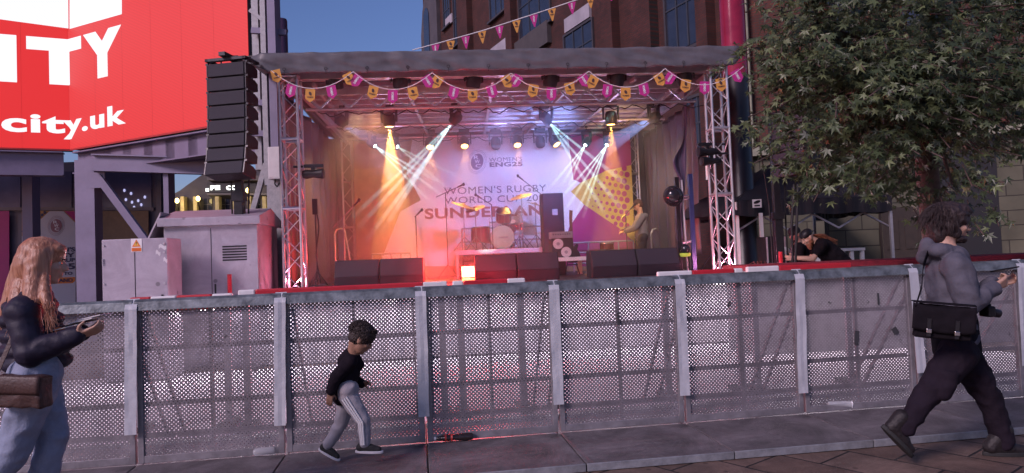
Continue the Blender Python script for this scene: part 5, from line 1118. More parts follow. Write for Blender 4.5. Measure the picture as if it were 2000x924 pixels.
# ------------------------------------------------------------------ tree
bark = pm('bark', (.09, .06, .05), .85, 0, .4, 14, .8, 30)
leafm = bpy.data.materials.new('maple_leaf'); N, L = nodes(leafm); b = N['Principled BSDF']; b.inputs['Roughness'].default_value = .42
ge = N.new('ShaderNodeNewGeometry'); cr = N.new('ShaderNodeValToRGB'); cr.color_ramp.elements[0].color = (.035, .052, .026, 1); cr.color_ramp.elements[1].color = (.16, .20, .085, 1); e = cr.color_ramp.elements.new(.6); e.color = (.075, .105, .045, 1); cr.color_ramp.interpolation = 'LINEAR'
L.new(ge.outputs['Random Per Island'], cr.inputs[0]); L.new(cr.outputs[0], b.inputs['Base Color'])
tl = N.new('ShaderNodeBsdfTranslucent'); L.new(cr.outputs[0], tl.inputs[0]); mxs = N.new('ShaderNodeMixShader'); mxs.inputs[0].default_value = .2; L.new(b.outputs[0], mxs.inputs[1]); L.new(tl.outputs[0], mxs.inputs[2]); L.new(mxs.outputs[0], N['Material Output'].inputs['Surface'])
TB = at(1826, 500, 7.4); TB.z = 0
tr = empty('maple_tree', 'leafy green maple tree overhanging the right side of the stage area', 'tree', Matrix.Translation(TB))
rt = random.Random(5)
leafs = MB()
# five-lobed leaf outline
LOB = []
for ang_, ln in ((0, 1.0), (50, .86), (104, .62)): LOB.append((ang_, ln))
def leaf(c, d, n, s):
    d = d.normalized(); x = d.cross(n).normalized(); n = x.cross(d)
    pts = []
    tips = [(-104, .58), (-50, .85), (0, 1.0), (50, .85), (104, .58)]; dips = [(-140, .16), (-76, .30), (-24, .36), (24, .36), (76, .30), (140, .16)]
    for i in range(5): pts.append(dips[i]); pts.append(tips[i])
    pts.append(dips[5])
    k = len(leafs.v); droop = rt.uniform(.05, .35)
    leafs.v.append(c)
    for a, l in pts:
        a = math.radians(a); p = c+d*(math.cos(a)*l*s)+x*(math.sin(a)*l*s)-n*(droop*s*l*l); leafs.v.append(p)
    for i in range(len(pts)-1): leafs.f.append([k, k+1+i, k+2+i])
blobs = [(1640,50,140),(1585,50,80),(1570,120,70),(1560,170,52),(1590,190,65),(1700,190,140),(1850,90,180),(1980,50,140),(1955,230,95),(1850,260,115),(1760,300,85),(1690,330,75),(1625,322,48),(1605,355,28),(1850,385,62),(1990,235,50),(1510,258,16),(1740,20,150),(1535,95,30),(1640,260,60), (2080,150,120), (1800, 200, 140)]
tot = sum(r*r for _, _, r in blobs); twigs = MB(); limbs = MB()
top = TB+Vector((0, 0, 2.6))
sprigs = []; TWL = []
for bx_, by_, br in blobs:
    n = max(2, int(180*br*br/tot))
    for i in range(n):
        a = rt.uniform(0, 6.28); r_ = br*math.sqrt(rt.random())*.95; Yd = 6.8+rt.uniform(-.6, .9)*min(1.4, br/90) - (.2 if by_ > 300 else 0)
        c = at(bx_+r_*math.cos(a), by_+r_*math.sin(a), Yd); R0 = rt.uniform(.10, .26)
        for k in range(rt.randint(4, 7)): sprigs.append(c+Vector((rt.gauss(0, R0), rt.gauss(0, R0*.8), rt.gauss(0, R0*.55))))
    for i in range(int(480*br*br/tot)):
        a = rt.uniform(0, 6.28); r_ = br*math.sqrt(rt.random())*.85; sprigs.append(at(bx_+r_*math.cos(a), by_+r_*math.sin(a), rt.uniform(8.2, 9.3)))
cen = at(1780, 160, 7.2)
for s_ in sprigs:
    out = (s_-cen); out.z *= .3; out = out.normalized()*.6+Vector((rt.uniform(-.5, .5), rt.uniform(-.7, .1), -.35)); out.normalize(); ln = rt.uniform(.2, .45)
    p0 = s_-out*ln*.5; twigs.path([p0, s_, s_+out*ln*.5], .006, 4); TWL.append((p0, s_))
    n = rt.randint(11, 19)
    for i in range(n):
        t = rt.random(); c = p0+out*ln*t+Vector((rt.gauss(0, .055), rt.gauss(0, .055), rt.gauss(0, .05)))
        d = out*.5+Vector((rt.uniform(-.9, .9), rt.uniform(-.9, .9), rt.uniform(-.9, .1))); nn = Vector((rt.uniform(-.6, .6), rt.uniform(-1.0, .1), rt.uniform(.2, 1)))
        leaf(c, d, nn, rt.uniform(.038, .098))
me_o = MB(); me_o.v = [v-TB for v in leafs.v]; me_o.f = leafs.f
me_o.build('crown', leafm, tr)
tk = MB(); tk.path([Vector((0, 0, 0)), Vector((.02, 0, 1.2)), Vector((-.03, 0, 2.2)), Vector((0, 0, 3.0))], [.15, .12, .11, .10], 12)
ends = [at(x, y, Y_)-TB for x, y, Y_ in ((1640, 60, 6.8), (1560, 180, 7.0), (1850, 80, 6.6), (1960, 200, 7.2), (1700, 280, 6.7), (1800, -40, 7.6), (1620, 330, 7.0), (1860, 360, 6.8), (1740, 120, 8.0), (1980, 30, 6.8), (1500, 120, 7.1))]
for e in ends:
    b0 = Vector((0, 0, rt.uniform(2.2, 3.0))); m_ = b0*.5+e*.5+Vector((0, 0, .25)); tk.path([b0, b0*.8+m_*.2+Vector((0, 0, .1)), m_, e], [.06, .045, .025, .01], 7)
tk.build('trunk', bark, tr, smooth=True)
tw = MB(); tw.v = [v-TB for v in twigs.v]; tw.f = twigs.f; tw.build('twigs', bark, tr)
# ------------------------------------------------------------------ people
def capsule(mb, p0, p1, r0, r1, n=14, flat=1.0, wide=None):
    """closed tapered capsule; flat squeezes the cross-section across the 'wide' axis"""
    p0 = Vector(p0); p1 = Vector(p1); d = p1-p0; L_ = max(d.length, 1e-5); dz = d.normalized()
    w = Vector(wide) if wide is not None else (Vector((1, 0, 0)) if abs(dz.x) < .9 else Vector((0, 1, 0)))
    x = (w-dz*w.dot(dz)).normalized(); y = dz.cross(x); prof = []
    for k in range(6): t = -math.pi/2+math.pi/2*k/5; prof.append((math.cos(t)*r0, math.sin(t)*r0))
    for k in range(6): t = math.pi/2*k/5; prof.append((math.cos(t)*r1, L_+math.sin(t)*r1))
    vs = []
    for r, z in prof:
        r = max(r, 1e-4)
        for i in range(n): t = 2*math.pi*i/n; vs.append(p0+dz*z+x*math.cos(t)*r+y*math.sin(t)*r*flat)
    m = len(prof); fs = [(j*n+i, j*n+(i+1) % n, (j+1)*n+(i+1) % n, (j+1)*n+i) for j in range(m-1) for i in range(n)]
    fs += [tuple(range(n-1, -1, -1)), tuple((m-1)*n+i for i in range(n))]; mb.add(vs, fs)
def chain(mb, pr, **k):
    for (a, ra), (b_, rb) in zip(pr[:-1], pr[1:]): capsule(mb, a, b_, ra, rb, **k)
def blob(name, mb, mat, parent, vox=.008, sm=6, fac=.5, wr=0, wf=8, seed=0, M=None, quilt=0):
    me = bpy.data.meshes.new(name); me.from_pydata([tuple(v) for v in mb.v], [], mb.f); o = bpy.data.objects.new(name, me); COL.objects.link(o)
    r = o.modifiers.new('r', 'REMESH'); r.mode = 'VOXEL'; r.voxel_size = vox; r.adaptivity = 0
    s = o.modifiers.new('s', 'SMOOTH'); s.iterations = sm; s.factor = fac
    dg = bpy.context.evaluated_depsgraph_get(); m2 = bpy.data.meshes.new_from_object(o.evaluated_get(dg)); bpy.data.objects.remove(o)
    m2.name = name
    if wr:
        ns = [v.normal.copy() for v in m2.vertices]
        for v, n in zip(m2.vertices, ns):
            c = v.co; a = noise.noise(Vector((c.x*wf, c.y*wf, c.z*wf*1.05))+Vector((seed, 0, 0))); b_ = noise.noise(Vector((c.x*wf*2.3, c.y*wf*2.3, c.z*wf*2.2))+Vector((seed+5, 0, 0)))
            rid = (1-abs(a)*2.2); v.co = c+n*(wr*(rid*.6+b_*.5)+(quilt*(abs(math.sin(math.pi*(c.z*.95+c.x*.35+.02*a)/.085))**.6-.5) if quilt else 0))
    m2.materials.clear(); m2.materials.append(mat); m2.polygons.foreach_set('use_smooth', [True]*len(m2.polygons))
    o = bpy.data.objects.new(name, m2); COL.objects.link(o); o.parent = parent
    return o
class Head:
    def __init__(s, c, yaw, pitch=0, size=1.0, roll=0):
        """c = skull centre; yaw = facing direction angle (0 = +x), pitch down positive"""
        s.c = Vector(c); s.k = size; s.Q = Matrix.Rotation(yaw, 3, 'Z') @ Matrix.Rotation(pitch, 3, 'Y') @ Matrix.Rotation(roll, 3, 'X')
    def p(s, f, l, u): return s.c+s.Q @ Vector((f, l, u))*s.k
    def ell(s, mb, c, r, q=None):
        mb.ell(s.p(*c), [x*s.k for x in r], s.Q if q is None else s.Q @ q, 18, 12)
    def flesh(s, mb, child=False):
        e = s.ell
        e(mb, (-.008, 0, .022), (.095, .076, .092)); e(mb, (.022, 0, -.025), (.070, .064, .088)); e(mb, (.035, 0, -.078), (.046, .047, .036)); e(mb, (.068, 0, -.092), (.018, .022, .018))
        e(mb, (.074, 0, .036), (.020, .048, .016))
        for l in (-1, 1): e(mb, (.060, l*.038, -.022), (.026, .022, .022)); e(mb, (-.004, l*.077, -.010), (.020, .009, .032)); e(mb, (-.014, l*.083, .004), (.012, .006, .02))
        capsule(mb, s.p(.084, 0, .022), s.p(.108, 0, -.022), .008*s.k, .013*s.k); 
        for l in (-1, 1): e(mb, (.096, l*.011, -.026), (.010, .008, .008))
        e(mb, (.088, 0, -.052), (.013, .024, .007)); e(mb, (.085, 0, -.064), (.013, .020, .008))
        return s
    def eyes(s, parent, iris=(.06, .03, .02)):
        for l in (-1, 1):
            o = MB().ell(s.p(.072, l*.031, .006), [.011*s.k]*3, s.Q, 12, 8).build('eye', pm('eye_white', (.6, .58, .56), .15, 0, 0), parent, smooth=True)
            MB().ell(s.p(.080, l*.031, .006), [.0045*s.k, .0075*s.k, .0075*s.k], s.Q, 8, 6).build('iris', pm('iris', iris, .1, 0, 0), o)
            MB().add([], []).path([s.p(.086, l*.048, .026), s.p(.092, l*.034, .031), s.p(.091, l*.016, .027)], .0035*s.k, 5).build('eyebrow', pm('brow_hair', (.04, .025, .02), .8, 0, 0), parent)
def hand(mb, w, d, n, side, curl=.5, k=1.0, spread=.12):
    """w wrist, d pointing direction, n palm normal (towards palm side), side +1/-1 which side the thumb leaves"""
    w = Vector(w); d = Vector(d).normalized(); n = Vector(n); n = (n-d*n.dot(d)).normalized(); s = d.cross(n)*side
    pc = w+d*.045*k
    for t in (-.028, -.01, .01, .028): capsule(mb, w+s*t*.7*k+d*.008*k, w+d*.085*k+s*t*k, .014*k, .0125*k)
    for i, (t, ln) in enumerate(((.032, .072), (.011, .082), (-.011, .076), (-.031, .060))):
        p = w+d*.088*k+s*t*k; dd = (d+s*t*spread*20*.1).normalized(); a = 0
        for j, (fr, r0, r1) in enumerate(((.42, .0098, .0088), (.32, .0088, .008), (.26, .008, .007))):
            a += curl*(.5, 1.0, .8)[j]; v = dd*math.cos(a)+n*math.sin(a); q = p+v*ln*fr*k; capsule(mb, p, q, r0*k, r1*k, 8); p = q
    p = w+d*.022*k+s*.028*k; v = (d*.55+s*.7+n*.4).normalized(); q = p+v*.045*k; capsule(mb, p, q, .014*k, .011*k, 8); v2 = (d*.85+s*.15+n*(.3+curl*.5)).normalized(); r = q+v2*.032*k; capsule(mb, q, r, .0105*k, .0085*k, 8)
def strands(parent, pts_fn, n, mat, r=.004, name='hair_strands', seg=8):
    m = MB()
    for i in range(n):
        pts = pts_fn(i); m.path(pts, [r*(1-.7*k/(len(pts)-1)) for k in range(len(pts))], 4)
    return m.build(name, mat, parent, smooth=True)
X, Yv, Z = Vector((1, 0, 0)), Vector((0, 1, 0)), Vector((0, 0, 1))
RH = random.Random(3)
# ---- running child --------------------------------------------------
KY = 4.83
def K(px, py, dy=0): return at(px, py, KY+dy)
ch = empty('person', 'small child in black hooded top and grey striped trousers running past the barrier', 'person', Matrix.Translation((K(680, 890).x, KY, PZ)))
O = ch.matrix_world.translation
def rel(mb): 
    mb.v = [v-O for v in mb.v]; return mb
hc = K(705, 662, -.02); hd_ = Head(hc, R(10), R(34), .84)
b = MB(); hd_.flesh(b); capsule(b, hd_.p(-.03, 0, -.05), K(690, 696), .042, .045)
sh_n = K(684, 706, -.085); el_n = K(655, 738, -.12); wr_n = K(646, 766, -.12); sh_f = K(690, 706, .085); el_f = K(690, 742, .13); wr_f = K(706, 750, .10)
chain(b, [(sh_n, .032), (el_n, .024), (wr_n, .018)]); chain(b, [(sh_f, .032), (el_f, .024), (wr_f, .018)])
capsule(b, K(686, 705), K(676, 765), .06, .06, flat=.8)
hand(b, wr_n, K(643, 785, -.12)-wr_n, Vector((0, 1, .2)), 1, .35, .62); hand(b, wr_f, K(716, 748, .09)-wr_f, Vector((0, -.6, -.5)), 1, .8, .6)
hp_n = K(680, 772, -.05); kn_n = K(710, 822, -.07); an_n = K(713, 866, -.07); hp_f = K(678, 772, .05); kn_f = K(666, 828, .07); an_f = K(641, 868, .07)
chain(b, [(hp_n, .055), (kn_n, .04), (an_n, .025)]); chain(b, [(hp_f, .055), (kn_f, .04), (an_f, .025)])
body = blob('body', rel(b), skin_brown, ch, .006, 4); hd2 = Head(hc-O, R(10), R(34), .84); hd2.eyes(ch)
# hair: cap with short texture
b = MB(); H_ = Head(hc-O, R(10), R(34), .84); H_.ell(b, (-.012, 0, .045), (.110, .092, .096)); H_.ell(b, (-.035, 0, .005), (.072, .080, .075)); H_.ell(b, (.035, 0, .075), (.055, .065, .045))
blob('hair', b, pm('dark_hair', (.03, .018, .016), .6, 0, .3, 60, .6, 120), ch, .006, 3, wr=.012, wf=70)
def hs4(i):
    a = RH.uniform(0, 6.28); e = RH.uniform(-.3, 1.5); d = Vector((math.cos(a)*math.cos(e)-.12, math.sin(a)*math.cos(e), math.sin(e)))
    if d.x > .5 and d.z < .5: d.z = .7
    p = H_.p(-.012+d.x*.104, d.y*.088, .045+d.z*.090); v = H_.Q @ d; w = v.cross(Vector((RH.uniform(-1, 1), RH.uniform(-1, 1), RH.uniform(-1, 1)))).normalized()
    return [p, p+v*.008+w*.006, p+v*.010+w*.014, p+v*.004+w*.018]
strands(ch, hs4, 900, pm('dark_hair', (0, 0, 0)), .0022)
tope = pm('black_sweatshirt', (.014, .010, .015), .9, 0, .2, 20, .25, 90, spec=.1)
b = MB(); chain(b, [(K(688, 706), .075), (K(682, 728), .088), (K(674, 752), .092), (K(670, 768), .088)], flat=.85, wide=Yv)
capsule(b, sh_n, sh_f, .05, .05); chain(b, [(sh_n, .05), (el_n, .04), (wr_n+(el_n-wr_n)*.12, .034)]); chain(b, [(sh_f, .05), (el_f, .04), (wr_f+(el_f-wr_f)*.1, .034)])
capsule(b, K(684, 694, 0), K(676, 706, 0), .055, .06); capsule(b, K(694, 700, 0), K(697, 712, 0), .04, .05)
blob('sweatshirt', rel(b), tope, ch, .006, 5, wr=.006, wf=14, seed=2)
trm = pm('grey_track_trousers', (.33, .31, .34), .8, 0, .1, 12, .2, 60)
b = MB(); capsule(b, hp_n+Vector((0, 0, .04)), hp_f+Vector((0, 0, .04)), .075, .075); chain(b, [(hp_n, .070), (kn_n, .048), (an_n+Vector((0, 0, .005)), .038)]); chain(b, [(hp_f, .070), (kn_f, .048), (an_f, .038)])
blob('trousers', rel(b), trm, ch, .006, 5, wr=.006, wf=12, seed=4)
m = MB()
for k in (-1, 0, 1):
    pts = []
    for (a, ra), (c, rc) in (((hp_n, .070), (kn_n, .048)), ((kn_n, .048), (an_n, .038))):
        for t in (0, .2, .4, .6, .8, 1.0):
            p = a+(c-a)*t; rr_ = ra+(rc-ra)*t; dd = (c-a).normalized(); sx = dd.cross(Yv).normalized(); th = k*.24-.15; pts.append(p+(-Yv*math.cos(th)+sx*math.sin(th))*(rr_+.006)-O)
    m.path(pts, .0062, 6)
m.build('side_stripes', white, ch, smooth=True)
def shoe(parent, ank, toe, k=1.0, mat=black, sole=white, lift=0, org=None, boot=0):
    """ank ankle point, toe sole tip point"""
    ank = Vector(ank)-org; toe = Vector(toe)-org; f = (toe-ank); 
    L_ = .27*k; heel = toe-Vector((f.x, f.y, 0)).normalized()*L_*math.cos(lift)+Z*L_*math.sin(lift); d = (toe-heel).normalized(); s = d.cross(Z).normalized(); u = s.cross(d)
    b = MB(); capsule(b, heel+d*.045*k+u*.045*k, heel+d*.16*k+u*.042*k, .042*k, .040*k); capsule(b, heel+d*.15*k+u*.036*k, toe-d*.045*k+u*.030*k, .040*k, .032*k); capsule(b, heel+d*.05*k+u*.05*k, ank+Z*.02*k, .040*k, .042*k*(1+.1*boot))
    if boot: capsule(b, heel+d*.05*k+u*.05*k, ank+Z*.09*k, .045*k, .052*k)
    blob('shoe', b, mat, parent, .006, 4, wr=.002, wf=30)
    q = MB(); pr = []
    for i in range(20):
        t = 2*math.pi*i/20; pr.append(heel+d*(L_*.5+L_*.52*math.cos(t))+s*(.044*k*math.sin(t)*(1+.15*math.cos(t)))-u*.004)
    q.prism(pr, u*.026*k); q.build('sole', sole, parent, bevel=.004)
shoe(ch, an_n, K(748, 884, -.07)+Vector((0, 0, -.0)), .70, pm('black_knit', (.02, .02, .02), .8, 0, .2, 50), offw, .06, O); shoe(ch, an_f, K(663, 900, .05), .66, pm('black_knit', (0,0,0)), offw, .45, O)
m = MB().prism([K(698, 716, -.12)-O, K(708, 713, -.1)-O, K(709, 719, -.1)-O, K(699, 723, -.12)-O], (0, .01, 0))
# ---- walking man ----------------------------------------------------
MY = 4.56
def Q_(px, py, dy=0): return at(px, py, MY+dy)
mn = empty('person', 'bearded man with shaggy dark hair in grey hooded jacket walking right, holding a phone', 'person', Matrix.Translation((Q_(1870, 890).x, MY, 0))); O = mn.matrix_world.translation
hc = Q_(1858, 437, .0); hd_ = Head(hc, R(-16), R(12), 1.0)
b = MB(); hd_.flesh(b); nk = Q_(1846, 482); capsule(b, hd_.p(-.03, 0, -.06), nk, .058, .062)
shn = Q_(1868, 520, -.17); eln = Q_(1892, 592, -.22); wrn = Q_(1945, 560, -.12); shf = Q_(1852, 512, .17); elf = Q_(1905, 585, .22); wrf = Q_(1942, 552, .10)
hpn = Q_(1872, 690, -.09); knn = Q_(1808, 775, -.10); ann = Q_(1762, 842, -.10); hpf = Q_(1880, 690, .09); knf = Q_(1935, 785, .08); anf = Q_(1962, 868, .06)
capsule(b, Q_(1850, 500), Q_(1868, 680), .10, .11, flat=.75, wide=Yv)
chain(b, [(shn, .05), (eln, .038), (wrn, .026)]); chain(b, [(shf, .05), (elf, .038), (wrf, .026)]); chain(b, [(hpn, .09), (knn, .062), (ann, .04)]); chain(b, [(hpf, .09), (knf, .062), (anf, .04)])
hand(b, wrn, Q_(1968, 546, -.10)-wrn, Vector((.2, .8, .5)), -1, .9, .95); hand(b, wrf, Q_(1965, 548, .06)-wrf, Vector((.2, -.8, .5)), 1, .7, .95)
blob('body', rel(b), skin, mn, .007, 3); H_ = Head(hc-O, R(-16), R(12), 1.0); H_.eyes(mn)
hairm = pm('dark_shaggy_hair', (.028, .016, .016), .6, 0, .4, 50, .7, 90)
b = MB(); H_.ell(b, (-.02, 0, .045), (.115, .098, .098)); H_.ell(b, (-.06, 0, -.03), (.085, .09, .10)); H_.ell(b, (-.065, 0, -.09), (.062, .075, .06)); H_.ell(b, (.035, 0, .095), (.065, .07, .04)); H_.ell(b, (-.03, -.07, -.01), (.05, .03, .07)); H_.ell(b, (-.03, .07, -.01), (.05, .03, .07))
blob('hair', b, hairm, mn, .007, 2, wr=.016, wf=16, seed=3)
def hs(i):
    a = RH.uniform(0, 6.28); e = RH.uniform(-.5, 1.3); dirv = Vector((-.35+math.cos(a)*math.cos(e), math.sin(a)*math.cos(e), math.sin(e)))
    if dirv.x > .25: dirv.x *= -.7
    p = H_.p(-.02+dirv.x*.10, dirv.y*.088, .03+dirv.z*.09); q = [p]; v = H_.Q @ dirv
    for k in range(4): v = v*.75+Vector((RH.uniform(-.22, .22), RH.uniform(-.22, .22), -.5)); q.append(q[-1]+v.normalized()*.022)
    return q
strands(mn, hs, 900, hairm, .0024)
b = MB(); H_.ell(b, (.050, 0, -.090), (.045, .050, .034)); H_.ell(b, (.085, 0, -.090), (.022, .028, .028)); H_.ell(b, (.02, -.058, -.06), (.035, .012, .035)); H_.ell(b, (.02, .058, -.06), (.035, .012, .035)); H_.ell(b, (.094, 0, -.043), (.010, .026, .006))
blob('beard', b, hairm, mn, .005, 2, wr=.004, wf=50)
m = MB()
for l in (-1, 1):
    c = [H_.p(.100, l*.034+.024*math.cos(t), .004+.018*math.sin(t)) for t in [k*math.pi/7 for k in range(15)]]; m.path(c, .0022, 5); m.tube(H_.p(.098, l*.058, .01), H_.p(.0, l*.080, .012), .002)
m.tube(H_.p(.104, -.010, .008), H_.p(.104, .010, .008), .002).build('glasses', blackm, mn)
jm = pm('grey_hooded_jacket', (.10, .098, .122), .85, 0, .2, 10, .3, 70, spec=.15)
b = MB(); chain(b, [(Q_(1850, 508), .115), (Q_(1852, 560), .122), (Q_(1860, 620), .12), (Q_(1868, 680), .125)], flat=1.25, wide=X)
capsule(b, shn, shf, .085, .085); chain(b, [(shn, .085), (eln, .068), (wrn+(eln-wrn)*.15, .048)]); chain(b, [(shf, .085), (elf, .068), (wrf+(elf-wrf)*.1, .048)])
chain(b, [(Q_(1835, 490, -.09), .05), (Q_(1818, 490, -.02), .05), (Q_(1822, 488, .07), .05), (Q_(1850, 488, .12), .045)]); chain(b, [(Q_(1812, 480, -.03), .045), (Q_(1806, 500, .02), .055)]); chain(b, [(Q_(1835, 490, -.09), .045), (Q_(1872, 492, -.07), .035), (Q_(1880, 502, 0), .03)])
blob('hooded_jacket', rel(b), jm, mn, .008, 4, wr=.018, wf=7, seed=6)
b = MB(); chain(b, [(Q_(1862, 628), .128), (Q_(1868, 684), .13)], flat=1.25, wide=X); blob('dark_hem', rel(b), blackf, mn, .01, 3, wr=.006, wf=8)  # dark layer over the lower part of the jacket
dt = pm('dark_trousers', (.017, .012, .019), .85, 0, .3, 5, .3, 50, spec=.12)
b = MB(); capsule(b, hpn+Z*.03, hpf+Z*.03, .10, .10); chain(b, [(hpn, .112), ((hpn+knn)/2, .096), (knn, .074), ((knn+ann)/2, .066), (ann+(knn-ann)*.12, .06)]); chain(b, [(hpf, .112), ((hpf+knf)/2, .094), (knf, .074), ((knf+anf)/2, .068), (anf+(knf-anf)*.08, .064)])
capsule(b, (hpn+knn)/2+Vector((0, -.07, 0)), (hpn+knn)/2+Vector((-.04, -.07, -.10)), .05, .045)
blob('trousers', rel(b), dt, mn, .008, 4, wr=.014, wf=9, seed=8)
bootm = pm('dark_boot_leather', (.014, .010, .011), .6, 0, .3, 20, .3, 60)
shoe(mn, ann, Q_(1779, 893, -.10), 1.0, bootm, rubber, .85, O, 1); shoe(mn, anf, Q_(2012, 888, .04), 1.08, bootm, rubber, 0, O, 1)
# phone, bag, camera
ph = MB().cb((0, 0, 0), (.075, .009, .15)).build('phone', black, None, Matrix.Translation(Q_(1962, 526, -.03)) @ Matrix.Rotation(R(83), 4, 'Y') @ Matrix.Rotation(R(80), 4, 'Z'), bevel=.004); tag(ph, 'black phone held in the hands of the walking man', 'phone')
bg_ = empty('shoulder_bag', 'black messenger shoulder bag with two buckles on the walking man', 'bag', Matrix.Translation(Q_(1840, 628, -.29)) @ Matrix.Rotation(R(-24), 4, 'Z') @ Matrix.Rotation(R(6), 4, 'Y') @ Matrix.Diagonal((.78, .8, .84, 1))); bgm = pm('black_canvas', (.010, .008, .011), .85, 0, .3, 9, .4, 160, spec=.12)
b = MB(); 
for sx in (-1, 1):
    for sz in (-1, 1): pass
blob('bag_body', MB().box((-.195, -.05, -.125), (.195, .05, .115)), bgm, bg_, .010, 8, wr=.010, wf=9)
MB().grid(lambda u, v: Vector((-.215+.43*u, -.062-.02*math.sin(v*math.pi*.6)-.016*noise.noise(Vector((u*4, v*3, 2))), .128-.19*v-.018*math.sin(u*math.pi)+.01*noise.noise(Vector((u*3, 1, 1))))), 20, 10).build('flap', bgm, bg_, smooth=True, solid=.006)
MB().grid(lambda u, v: Vector((-.215+.43*u, -.062+.13*v, .135+.008*math.sin(v*3.1))), 12, 4).build('flap_top', bgm, bg_, smooth=True, solid=.006)
for x in (-.10, .09):
    s = MB().box((x-.014, -.098, -.11), (x+.014, -.09, .02)).build('buckle_strap', black, bg_); MB().box((x-.018, -.108, -.085), (x+.018, -.099, -.055)).build('buckle', chrome, s, bevel=.003)
iv = bg_.matrix_world.inverted(); pts = [iv @ p for p in (Q_(1788, 600, -.27), Q_(1800, 560, -.21), Q_(1803, 520, -.17), Q_(1812, 494, -.06), Q_(1850, 484, .10), Q_(1880, 512, .22))]
m = MB()
for a, c in zip(pts[:-1], pts[1:]): m.bar(a, c, .045, .006, (1, 0, .2))
m.build('strap', bgm, bg_)
cm = empty('camera', 'black camera hanging at the waist of the walking man', 'camera', Matrix.Translation(Q_(1928, 608, -.12))); MB().cb((0, 0, 0), (.05, .10, .07)).cb((0, 0, .042), (.04, .04, .022)).build('camera_body', black, cm, bevel=.01)
MB().lathe([(.026, 0), (.028, .03), (.026, .05), (.022, .05)], Matrix.Translation((.03, 0, -.005)) @ Matrix.Rotation(math.pi/2+.3, 4, 'Y'), 18).build('lens', blackm, cm, smooth=True)
# ---- woman at the left ----------------------------------------------
WY = 3.62
def G(px, py, dy=0): return at(px, py, WY+dy)
wo = empty('person', 'woman with long ginger hair, dark puffer jacket and light jeans walking right', 'person', Matrix.Translation((G(70, 900).x, WY, 0))); O = wo.matrix_world.translation
hc = G(86, 513); hd_ = Head(hc, R(30), R(10), .97)
b = MB(); hd_.flesh(b); capsule(b, hd_.p(-.03, 0, -.05), G(62, 572), .05, .055)
shn = G(45, 610, -.15); eln = G(60, 690, -.18); wrn = G(150, 655, -.13); shf = G(62, 606, .15); elf = G(95, 680, .16); wrf = G(158, 650, .02)
hpn = G(70, 745, -.08); knn = G(30, 880, -.08); ann = G(-25, 990, -.08); hpf = G(70, 745, .08); knf = G(105, 850, .08); anf = G(62, 1000, .06)
anf = knf+Vector((-.14, 0, -.42)); ann = knn+Vector((-.22, 0, -.30))
anf.z = .09; ann.z = max(ann.z, .16)
capsule(b, G(58, 600), G(64, 740), .09, .10, flat=.75, wide=Yv)
chain(b, [(shn, .042), (eln, .034), (wrn, .024)]); chain(b, [(shf, .042), (elf, .034), (wrf, .024)]); chain(b, [(hpn, .085), (knn, .055), (ann, .036)]); chain(b, [(hpf, .085), (knf, .055), (anf, .036)])
hand(b, wrn, G(188, 645, -.12)-wrn, Vector((0, .5, .9)), 1, .5, .9); hand(b, wrf, G(188, 648, .0)-wrf, Vector((0, -.3, .9)), -1, .6, .9)
blob('body', rel(b), skin, wo, .007, 3); H_ = Head(hc-O, R(30), R(10), .97); H_.eyes(wo)
gh = bpy.data.materials.new('ginger_hair'); N, L = nodes(gh); pb_ = N['Principled BSDF']; pb_.inputs['Roughness'].default_value = .45; tc = N.new('ShaderNodeTexCoord'); mp = N.new('ShaderNodeMapping'); mp.inputs['Scale'].default_value = (60, 60, 3); nn_ = N.new('ShaderNodeTexNoise'); nn_.inputs['Scale'].default_value = 1.5; nn_.inputs['Detail'].default_value = 4
cr = N.new('ShaderNodeValToRGB'); cr.color_ramp.elements[0].position = .3; cr.color_ramp.elements[0].color = (.26, .095, .055, 1); cr.color_ramp.elements[1].position = .7; cr.color_ramp.elements[1].color = (.52, .26, .16, 1)
L.new(tc.outputs['Object'], mp.inputs[0]); L.new(mp.outputs[0], nn_.inputs[0]); L.new(nn_.outputs[0], cr.inputs[0]); L.new(cr.outputs[0], pb_.inputs['Base Color'])
g2 = lambda x, y, dy=0: G(x, y, dy)-O
b = MB(); H_.ell(b, (-.018, 0, .050), (.112, .094, .090)); H_.ell(b, (-.05, 0, -.02), (.085, .092, .10)); H_.ell(b, (.045, -.03, .080), (.05, .05, .035)); H_.ell(b, (.045, .03, .080), (.05, .05, .035))
chain(b, [(H_.p(-.02, -.06, .04), .05), (H_.p(-.03, -.075, -.07), .045), (g2(66, 575, -.11), .048), (g2(60, 605, -.15), .036), (g2(58, 632, -.17), .016)])
chain(b, [(H_.p(.015, -.075, .03), .022), (H_.p(.02, -.085, -.06), .024), (g2(90, 580, -.12), .027), (g2(96, 605, -.15), .018), (g2(100, 628, -.16), .008)])
chain(b, [(H_.p(-.05, 0, .0), .085), (g2(46, 560, 0), .08), (g2(24, 605, -.02), .06), (g2(8, 650, -.04), .025)]); chain(b, [(g2(46, 560, -.05), .06), (g2(36, 615, -.12), .05), (g2(30, 665, -.16), .02)])
chain(b, [(H_.p(0, .075, .03), .03), (H_.p(0, .085, -.08), .03), (g2(84, 590, .10), .03)])
gh.node_tree.nodes['Principled BSDF'].inputs['Roughness'].default_value = .4
bpn = N.new('ShaderNodeBump'); bpn.inputs['Strength'].default_value = .9; bpn.inputs['Distance'].default_value = .006; L.new(nn_.outputs[0], bpn.inputs['Height']); L.new(bpn.outputs[0], pb_.inputs['Normal'])
blob('hair', b, gh, wo, .007, 5, wr=.004, wf=16, seed=1)
